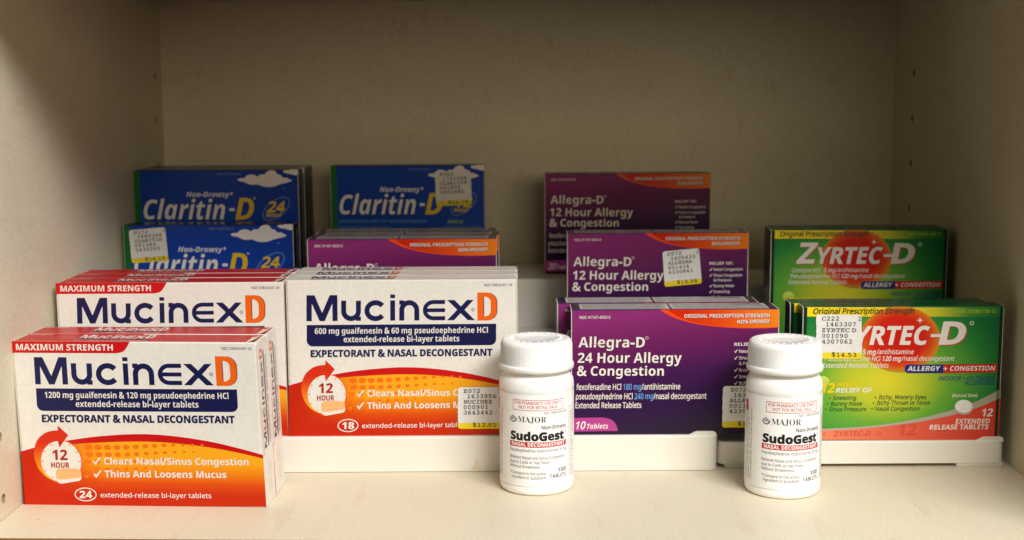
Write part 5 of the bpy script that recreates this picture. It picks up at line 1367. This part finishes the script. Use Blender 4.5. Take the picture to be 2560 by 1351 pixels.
def allergy_blue(label, loc, rotz, group, W, T, H, hours):
    root = thing('medicine_carton', label, 'medicine box', loc, rotz, group)
    f = carton_faces(W, T, H)
    carton(root, W, T, H, [BBODY, BBODY, BSIDE], BSIDE)
    art = homography(BLU, W, H)
    sh = lambda: Sheet(f['front'], art, W, H)
    s = sh()
    s.art = lambda u, v: (u * W, v * H)
    P = [(.006 + .988 * i / 4, .008 + .984 * j / 6) for j in range(7) for i in range(5)]
    Tt = []
    for j in range(6):
        for i in range(4):
            a = j * 5 + i
            Tt += [(a, a + 1, a + 6), (a, a + 6, a + 5)]
    s.add(P, Tt, BLUE, 1)
    s.rect(.004, .006, .042, .994, GREEN, 2)
    s.art = art
    s.text('NDC 11523-7161-2', 'R', (1062, 192), (1300, 190), 22, PALEB, 2, w=4)
    s.text('pseudoephedrine sulfate ' + ('240' if hours == '24' else '120') + ' mg/nasal decongestant', 'R', (325, 750), (1265, 745), 34, PALEB, 2, w=4)
    s.text('loratadine ' + ('10' if hours == '24' else '5') + ' mg/antihistamine', 'R', (325, 818), (870, 815), 34, PALEB, 2, w=4)
    s.text('Relief of', 'I', (1490, 750), (1660, 748), 34, LIMEI, 2)
    s.text('Nasal & Sinus Congestion', 'R', (1474, 798), (1850, 795), 24, PALEB, 2, w=3)
    s.build('front_print', root)
    s = sh()
    for c in CLOUDS:
        s.poly(spline(c, 4)[:-1], CLOUD, 3)
    s.poly(ellipse(1740, 326, 9, 9, 8), PALEB, 3)
    s.build('cloud_picture', root)
    s = sh()
    s.text('Non-Drowsy', 'I', (755, 424), (1192, 422), 54, COOLW, 3)
    s.text('*', 'R', (1200, 428), (1224, 428), 58, COOLW, 3, w=4)
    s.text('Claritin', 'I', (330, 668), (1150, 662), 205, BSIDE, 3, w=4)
    s.text('Claritin', 'I', (326, 663), (1146, 657), 205, COOLW, 4)
    s.rect(1190, 540, 1242, 570, COOLW, 4)
    s.text('D', 'I', (1248, 660), (1438, 658), 228, YEL2, 4)
    s.stroke(ellipse(1442, 436, 9, 9, 10), 4, COOLW, 4, True)
    s.build('brand_lettering', root)
    s = sh()
    ring = [(1660 + 140 * math.cos(t) * .94 - 30 * math.sin(t), 545 + 112 * math.sin(t) - 45 * math.cos(t)) for t in [i * math.pi / 18 for i in range(36)]]
    s.stroke(ring, 9, PALEB, 3, True)
    s.text(hours, 'I', (1565, 578), (1742, 577), 106, YEL2, 4, w=2, shear=.2)
    s.text('Hour', 'I', (1556, 632), (1718, 631), 46, YEL2, 4, w=2)
    s.build('hours_emblem', root)
    # pale stripes of small print on the right end
    s = Sheet(f['right'], lambda x, y: (x * T, y * H), 1, 1, False)
    s.rect(.56, .06, .86, .95, SIDEG, 1)
    for k in range(4):
        for q in range(12):
            a = .1 + q * .068
            s.rect(.60 + k * .06, a, .63 + k * .06, a + random.uniform(.03, .06), BSIDE, 2)
    s.build('facts_panel', root)
    return root


SIDEG = ink('grey_side_panel', (150, 148, 128), .4)
G3 = 'blue allergy packs with clouds'
ph = allergy_blue('blue 24 Hour carton with a tilted $14.19 price sticker, by the left wall', (-214.8, 850.6, 53.0), -.6, G3, 112.7, 20, 75, '24')
sticker(ph, carton_faces(112.7, 20, 75)['front'], homography(BLU, 112.7, 75), 112.7, 75, [(268, 201), (628, 166), (306, 546)],
        rows6('D172', '1', '1560346', 'CLARITIN', '001064', '3435260'), ('$14.19', 36, 90))
pi_ = allergy_blue('front blue 24 Hour carton of the row on the top step, without any sticker', (-216.2, 883.2, 86.5), 0, G3, 113, 20, 75.6, '24')
dup(pi_, (-215.4, 903.7, 86.5), .3, 'middle blue carton of the row of three on the top step at left')
dup(pi_, (-216.0, 924.2, 86.5), -.3, 'rearmost blue carton of the row of three on the top step, nearest the back panel')
pj = allergy_blue('blue 12 Hour carton with its price sticker over the cloud, alone on the top step', (-87.2, 905.5, 86.5), .5, G3, 108.2, 20, 76.9, '12')
sticker(pj, carton_faces(108.2, 20, 76.9)['front'], homography(BLU, 108.2, 76.9), 108.2, 76.9, [(1345, 206), (1730, 185), (1368, 572)],
        rows6('E062', '', '1751244', 'CLARITIN', '001932', '3503986'), ('$25.79', 34, 88))

# ------------------------------------------------------------------ green allergy cartons
GRN = [(287, 465), (1291, 457), (1259, 1136), (272, 1142)]
GBL = ink_ramp('green_yellow_blend', lambda u, v, M: M('POWER', M('ADD', M('POWER', M('MULTIPLY', M('SUBTRACT', u, .42), 1.55), 2), M('POWER', M('MULTIPLY', M('SUBTRACT', v, .45), 1.55), 2)), .5),
               [(0, (224, 212, 54)), (.27, (188, 198, 50)), (.5, (104, 168, 54)), (.8, (40, 134, 58)), (1, (24, 112, 58))], .28)
GSIDE = ink('dark_green_board', (16, 50, 36), .22)
GBODY = ink('green_board', (18, 84, 48), .25)
YBAR = ink_ramp('yellow_bar_blend', lambda u, v, M: u, [(0, (242, 214, 34)), (.45, (240, 206, 34)), (.66, (200, 196, 50)), (.82, (70, 144, 54)), (1, (30, 118, 56))], .28)
SUN = ink_ramp('red_sun_blend', lambda u, v, M: M('POWER', M('ADD', M('POWER', M('MULTIPLY', M('SUBTRACT', u, .48), 4.7), 2), M('POWER', M('MULTIPLY', M('SUBTRACT', v, .76), 3.9), 2)), .5),
               [(0, (204, 28, 20)), (.62, (208, 38, 22)), (.80, (216, 78, 28)), (.92, (208, 128, 38)), (1, (150, 168, 50))], .28)
REDF = ink_ramp('coral_foot_blend', lambda u, v, M: u, [(0, (226, 138, 104)), (.5, (222, 96, 72)), (1, (216, 62, 46))], .28)
SILV = ink('silver_swoosh', (172, 168, 150), .35)
ZNAVY = ink('deep_blue_ink', (28, 44, 122), .3)
DGRN = ink('dark_green_ink', (14, 62, 40), .3)
ZRED = ink('pill_red', (200, 26, 36), .3)
CORAL = ink('pale_coral_ink', (206, 74, 58), .3)
LBALL = ink_ramp('lime_ball', lambda u, v, M: M('MULTIPLY', M('SUBTRACT', v, .36), 7), [(0, (96, 158, 48)), (.6, (196, 206, 80)), (1, (222, 226, 130))], .28)


def allergy_green(label, loc, rotz, group, W, T, H):
    root = thing('medicine_carton', label, 'medicine box', loc, rotz, group)
    f = carton_faces(W, T, H)
    carton(root, W, T, H, [GBODY, GBODY, GSIDE], GSIDE)
    art = homography(GRN, W, H)
    sh = lambda: Sheet(f['front'], art, W, H)
    s = sh()
    s.art = lambda u, v: (u * W, v * H)
    n = 12
    P = [(.006 + .988 * i / n, .008 + .984 * j / n) for j in range(n + 1) for i in range(n + 1)]
    Tt = []
    for j in range(n):
        for i in range(n):
            a = j * (n + 1) + i
            Tt += [(a, a + 1, a + n + 2), (a, a + n + 2, a + n + 1)]
    s.add(P, Tt, GBL, 1)
    s.rect(.005, .007, .021, .993, GSIDE, 3)
    s.rect(.979, .007, .995, .993, GSIDE, 3)
    s.art = art
    for (t, x0, y, x1) in (('Sneezing', 435, 936, 550), ('Runny Nose', 425, 965, 580), ('Sinus Pressure', 415, 993, 600),
                           ('Itchy, Watery Eyes', 663, 932, 900), ('Itchy Throat or Nose', 653, 960, 918), ('Nasal Congestion', 645, 990, 866)):
        s.text(t, 'R', (x0, y), (x1, y - 1), 20, DGRN, 2, w=6, shear=.2)
        s.poly(ellipse(x0 - 15, y - 9, 4, 4, 10), DGRN, 2)
    s.text('INDOOR + OUTDOOR', 'R', (960, 837), (1240, 835), 20, ZNAVY, 2, w=4, shear=.2)
    s.text('ALLERGIES', 'R', (1088, 860), (1240, 858), 20, ZNAVY, 2, w=4, shear=.2)
    s.text('NDC 50580-728-12', 'R', (1057, 496), (1249, 494), 17, LIMEI, 2, w=4)
    s.build('front_print', root)
    s = sh()
    circ = [p for p in ellipse(770, 630, 200, 168, 64)]
    circ = [(x, max(y, 464)) for x, y in circ]
    s.poly(circ, SUN, 2)
    s.poly(arc(772, 626, 190, 160, -60, 50, 18) + arc(762, 626, 189, 156, 48, -58, 18), SUNRIM, 3)
    st = []
    for i in range(16):
        r = (16 if i % 4 == 0 else 9 if i % 2 == 0 else 4)
        st.append((868 + r * 1.3 * math.cos(i * math.pi / 8), 533 + r * 1.3 * math.sin(i * math.pi / 8)))
    s.poly(st, PAPER, 4)
    s.build('red_sun_picture', root)
    s = sh()
    s.poly([(301, 468)] + [(301 + 60 * i, 468) for i in range(1, 14)] + [(1272, 461), (1271, 512)] + [(1100 - 60 * i, 515) for i in range(0, 13)] + [(301, 516)], YBAR, 1.5)
    s.text('Original Prescription Strength', 'R', (335, 502), (838, 499), 27, DGRN, 5, w=7, shear=.2)
    s.build('strength_banner', root)
    s = sh()
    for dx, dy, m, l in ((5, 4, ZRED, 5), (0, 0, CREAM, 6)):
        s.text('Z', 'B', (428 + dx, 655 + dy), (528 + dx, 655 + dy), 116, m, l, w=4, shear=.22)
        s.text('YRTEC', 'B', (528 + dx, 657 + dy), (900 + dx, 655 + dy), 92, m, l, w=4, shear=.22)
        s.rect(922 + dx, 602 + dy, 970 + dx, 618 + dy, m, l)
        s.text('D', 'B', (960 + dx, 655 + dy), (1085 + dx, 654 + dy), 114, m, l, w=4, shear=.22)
    s.stroke(ellipse(1127, 547, 9, 9, 10), 4, CREAM, 6, True)
    s.build('brand_lettering', root)
    s = sh()
    for t, x0, y, x1, l in (('Cetirizine HCl', 402, 706, 560, 4), ('5 mg', 582, 705, 646, 5), ('/antihistamine', 650, 704, 835, 4), ('Pseudoephedrine HCl', 393, 739, 668, 4), ('120 mg', 678, 738, 772, 5),
                            ('/nasal decongestant', 776, 737, 1038, 4), ('Extended Release Tablets', 384, 773, 710, 4)):
        s.text(t, 'R', (x0, y), (x1, y), 23, CREAM, l, w=4 if l == 4 else 9, shear=.2)
    s.text('12', 'B', (372, 900), (440, 899), 48, YEL2, 4, w=3, shear=.2)
    s.text('HOUR', 'B', (458, 870), (562, 869), 23, YEL2, 4, w=3, shear=.2)
    s.text('RELIEF OF', 'B', (450, 899), (628, 897), 23, CREAM, 4, w=3, shear=.2)
    s.poly(ellipse(385, 846, 34, 30, 24), LBALL, 3)
    s.build('claims_lettering', root)
    s = sh()
    s.poly(arc(808, 779, 16, 22, 90, 270, 8) + [(985, 756), (985, 800)], ZNAVY, 4)
    s.poly([(985, 756), (1256, 752), (1254, 796), (985, 800)], ZRED, 4)
    s.text('ALLERGY', 'B', (806, 789), (966, 788), 24, CREAM, 5, w=2, shear=.2)
    s.text('CONGESTION', 'B', (1016, 788), (1240, 786), 24, CREAM, 5, w=2, shear=.2)
    s.rect(986, 775, 1004, 780, CREAM, 5)
    s.rect(992.5, 768, 997.5, 787, CREAM, 5.5)
    s.build('symptom_pill', root)
    s = sh()
    sw = spline([(1271, 880), (1130, 950), (950, 1008), (750, 1050), (550, 1073), (275, 1086)], 6)
    sw2 = spline([(1270, 925), (1130, 983), (950, 1030), (750, 1062), (550, 1082), (275, 1093)], 6)
    s.poly(sw + sw2[::-1], SILV, 3)
    pts, tr = [], []
    for p in sw2:
        pts += [p, (min(p[0], 1259), 1137)]
    for i in range(len(sw2) - 1):
        tr += [(2 * i, 2 * i + 1, 2 * i + 3), (2 * i, 2 * i + 3, 2 * i + 2)]
    s.add(pts, tr, REDF, 2)
    s.text('ZYRTEC-D', 'B', (440, 1120), (622, 1117), 26, CORAL, 3, shear=.2)
    for t, x0, x1, c in (('12', 370, 398, 18), ('12', 648, 676, 18), ('12', 755, 845, 58), ('12', 950, 1000, 30)):
        s.text(t, 'B', (x0, 1116), (x1, 1115), c, CORAL, 3, shear=.2)
    s.text('12', 'B', (1173, 1018), (1228, 1017), 38, CREAM, 4, w=2, shear=.2)
    s.text('EXTENDED', 'B', (1045, 1055), (1215, 1053), 24, CREAM, 4, w=2, shear=.2)
    s.text('RELEASE TABLETS', 'B', (915, 1085), (1207, 1082), 24, CREAM, 4, w=2, shear=.2)
    fb = s.build('count_band', root)
    s = sh()
    s.poly(ellipse(1087, 972, 46, 38, 28), SILV, 5)
    s.poly(ellipse(1086, 967, 43, 33, 28), PAPER, 6)
    s.text('(Actual Size)', 'B', (1028, 921), (1155, 919), 16, CREAM, 5)
    s.build('tablet_picture', fb)
    return root


SUNRIM = ink('sun_orange_rim', (230, 112, 36), .28)
G4 = 'green allergy cartons'
TZ = 13.6
pk = allergy_green('front green carton with a $14.53 price sticker at the right end of the step', (205.9, 716.5, 15.4), 0, G4, 113.2, TZ, 77.6)
dup(pk, (201.6, 730.6, 15.4), .3, 'green carton hidden directly behind the $14.53 green carton, only its edges visible')
sticker(pk, carton_faces(113.2, TZ, 77.6)['front'], homography(GRN, 113.2, 77.6), 113.2, 77.6, [(350, 505), (576, 505), (352, 728)],
        rows6('C222', '2', '1463307', 'ZYRTEC D', '001090', '4307062'), ('$14.53', 34, 88))
pl = allergy_green('shaded green carton on the middle step, fully lettered, without a sticker', (207.8, 819.0, 48.0), 0, G4, 113.2, TZ, 77.6)
dup(pl, (209.0, 833.2, 48.0), -.3, 'rearmost green carton, a thin dark edge behind the shaded green carton')

# ------------------------------------------------------------------ bottles
BODY = plastic('white_bottle_plastic', (250, 248, 245), .33, .1, .03, 500)
CAPM = plastic('white_cap_plastic', (250, 249, 247), .36, .1, .05, 700)
LABEL = ink('label_paper', (250, 248, 245), .3)
BRED = ink('bottle_red_ink', (196, 26, 32), .35)
BINK = ink('bottle_black_ink', (24, 24, 26), .35)
BGREY = ink('bottle_grey_ink', (84, 82, 84), .4)


def lathe(name, prof, n, mats, parent, ridge=None):
    V, Fc = [], []
    for k, (r, z) in enumerate(prof):
        for i in range(n):
            a = 2 * math.pi * i / n
            rr = r + (ridge(k, i) if ridge else 0)
            V.append((rr * math.sin(a), -rr * math.cos(a), z))
    for k in range(len(prof) - 1):
        for i in range(n):
            j = (i + 1) % n
            Fc.append([k * n + i, k * n + j, (k + 1) * n + j, (k + 1) * n + i])
    Fc.append([i for i in range(n)][::-1])
    Fc.append([(len(prof) - 1) * n + i for i in range(n)])
    return mesh_obj(name, V, Fc, mats, parent, smooth=True)


def bottle(label, loc, rotz, group):
    root = thing('pill_bottle', label, 'pill bottle', loc, rotz, group)
    R = 20.2
    prof = [(15, .9), (17, .0), (17.6, .02)] + [(17.6 + 2.3 * math.sin(t), 2.4 - 2.38 * math.cos(t)) for t in [k * math.pi / 12 for k in range(1, 7)]]
    prof += [(R - .05, 4.2), (R - .22, 4.6), (R - .22, 54.6), (R, 55.2), (R, 56.4)]
    prof += [(R - 3.6 * (1 - math.cos(t)), 56.4 + 6.6 * math.sin(t)) for t in [k * math.pi / 16 for k in range(1, 9)]] + [(15.6, 63.4), (15.6, 66), (8, 66)]
    prof = [(r, z if z < 5 else z * 1.012 + .3) for r, z in prof]
    lathe('body', prof, 96, [BODY], root)
    # cap: skirt flange, fine knurling, rounded shoulder, dished top
    N = 360
    cp = [(15.5, 64.9), (19.6, 64.8), (20.1, 65.2), (20.15, 67.2), (19.9, 67.9), (19.25, 68.3), (19.2, 68.6), (19.1, 79.2), (18.95, 80.4), (18.5, 81.4), (17.6, 82.1), (16.9, 82.3), (15.9, 82.35), (10.4, 82.35), (9.8, 81.9), (4, 81.8), (.3, 81.8)]
    cp = [(r, 66.3 + (z - 64.8) * .917) for r, z in cp]
    lathe('cap', cp, N, [CAPM], root, lambda k, i: (.24 if i % 3 == 0 else -.16) if k in (6, 7) else 0)
    cap = root.children[1]
    # raised marks round the cap's top
    bm = bmesh.new()
    for i in range(22):
        a = i * 2 * math.pi / 22 + random.uniform(-.03, .03)
        l = random.uniform(1.0, 2.2)
        m = Matrix.Translation((13.4 * math.sin(a), -13.4 * math.cos(a), 82.3)) @ Matrix.Rotation(a + (.5 if i % 3 else 0), 4, 'Z')
        lo = [bm.verts.new(m @ Vector((x, y, 0))) for x, y in ((-.45, -l / 2), (.45, -l / 2), (.45, l / 2), (-.45, l / 2))]
        hi = [bm.verts.new(m @ Vector((x, y, .42))) for x, y in ((-.3, -l / 2 + .15), (.3, -l / 2 + .15), (.3, l / 2 - .15), (-.3, l / 2 - .15))]
        bm.faces.new(hi)
        for q in range(4):
            bm.faces.new([lo[q], lo[(q + 1) % 4], hi[(q + 1) % 4], hi[q]])
    bm_obj('raised_marks', bm, [CAPM], cap)
    # paper label wrapped round the body
    face = lambda s_, z, l: ((R + .02 + l * .6) * math.sin(s_ / R), -(R + .02 + l * .6) * math.cos(s_ / R), z * 1.01 + .33)
    s = Sheet(face, plain, 1, 1, False)
    s.rect(-50, 5.0, 50, 54.2, LABEL, 0, 96)
    lb = s.build('label', root)
    lb.data.polygons.foreach_set('use_smooth', [True] * len(lb.data.polygons))
    s = Sheet(face, plain, 1, 1, False, .7)
    s.text('MAJOR', 'S', (-11.3, 39.75), (4.2, 39.75), 3.1, BINK, 1, w=-2)
    s.stroke([(x, y) for x, y in ellipse(4.9, 42.7, .3, .3, 10)], .1, BINK, 1, True)
    # mortar held between two leaves
    s.stroke([(-16.5, 41.3), (-15.9, 40.2), (-14.9, 39.6), (-13.7, 39.6), (-12.7, 40.3), (-12.1, 41.6)], .55, BINK, 1)
    for dx, h in ((-15.6, 42.3), (-14.5, 43.0), (-13.4, 42.3)):
        s.stroke([(dx - .5, 40.6), (dx - .45, h - .6), (dx, h), (dx + .45, h - .6), (dx + .45, 40.6)], .34, BINK, 1)
    s.text('Non-Drowsy', 'B', (1.6, 36.0), (16.7, 36.0), 2.1, BINK, 1)
    s.text('SudoGest', 'B', (-16.2, 30.0), (15.0, 30.0), 4.3, BINK, 1, w=11)
    s.text('TM', 'B', (15.6, 33.4), (17.0, 33.4), .7, BINK, 1)
    s.text('100', 'B', (10.7, 12.3), (16.6, 12.3), 2.3, BINK, 1)
    s.text('TABLETS', 'B', (6.0, 9.4), (16.6, 9.4), 2.1, BINK, 1)
    for t, x0, y, x1, cap_ in (('Pseudoephedrine Hydrochloride 30 mg', -16.6, 23.7, 16.8, 1.65), ('Relieves Nasal and Sinus Congestion', -16.6, 19.9, 15.5, 1.6),
                               ('due to Colds or Hay Fever', -16.6, 17.4, 6.1, 1.6), ('Without Drowsiness', -16.6, 15.0, .9, 1.6),
                               ('*Compare to the active', -16.4, 11.4, 3.8, 1.55), ('ingredient in Sudafed\u00ae', -15.6, 9.1, 3.9, 1.55), ('NDC 0904-5053-60', 3.0, 44.1, 17.0, 1.3)):
        s.text(t, 'R', (x0, y), (x1, y), cap_, BGREY, 1, w=3)
    for k, t in enumerate(('This product is not manufactured or distributed by Pfizer Consumer', 'Healthcare, owner of the registered trademark Sudafed', 'Distributed by MAJOR PHARMACEUTICALS', 'Keep out of reach of children')):
        s.text(t, 'R', (20.0 + k * 1.75, 8.5), (20.0 + k * 1.75, 47.5 - 4 * (k % 2)), .95, BGREY, 1, w=2, upright=(-1, 0))
    for k in range(4):
        s.text(('USES temporarily relieves nasal congestion', 'WARNINGS do not use if', 'DIRECTIONS adults and children', 'STORE at room temperature')[k], 'R', (-24 - k * 1.9, 8), (-24 - k * 1.9, 46 - 5 * (k % 2)), 1.0, BGREY, 1, w=2, upright=(-1, 0))
    s.build('lettering', lb)
    s = Sheet(face, plain, 1, 1, False, .7)
    for a, b in (((-14.4, 51.5), (14.4, 51.5)), ((14.4, 46.1), (-14.4, 46.1))):
        n = 16
        s.stroke([(a[0] + (b[0] - a[0]) * i / n, a[1]) for i in range(n + 1)], .28, BRED, 1)
    for x in (-14.4, 14.4):
        s.stroke([(x, 46.1), (x, 51.5)], .28, BRED, 1.4)
    s.text('FOR PHARMACY USE ONLY.', 'R', (-13.3, 49.25), (13.3, 49.25), 1.6, BRED, 1, w=4)
    s.text('NOT FOR RETAIL SALE.', 'R', (-10.8, 47.0), (10.7, 47.0), 1.6, BRED, 1, w=4)
    s.build('warning_box', lb)
    s = Sheet(face, plain, 1, 1, False, .7)
    s.rect(-16.6, 26.3, 16.6, 29.15, BRED, 1, 24)
    s.text('NASAL DECONGESTANT', 'B', (-15.3, 26.85), (15.3, 26.85), 1.9, LABEL, 2, w=2)
    s.rect(-31, 44, -28, 50, BRED, 1, 3)
    s.build('red_stripe', lb)
    return root


b1 = bottle('white pill bottle in front of the $12.01 carton, left one of the two', (-1.3, 677.3, 0), 1.8, 'white pill bottles')
dup(b1, (130.9, 669.0, 0), 2.6, 'white pill bottle between the purple and the green carton, right one of the two')
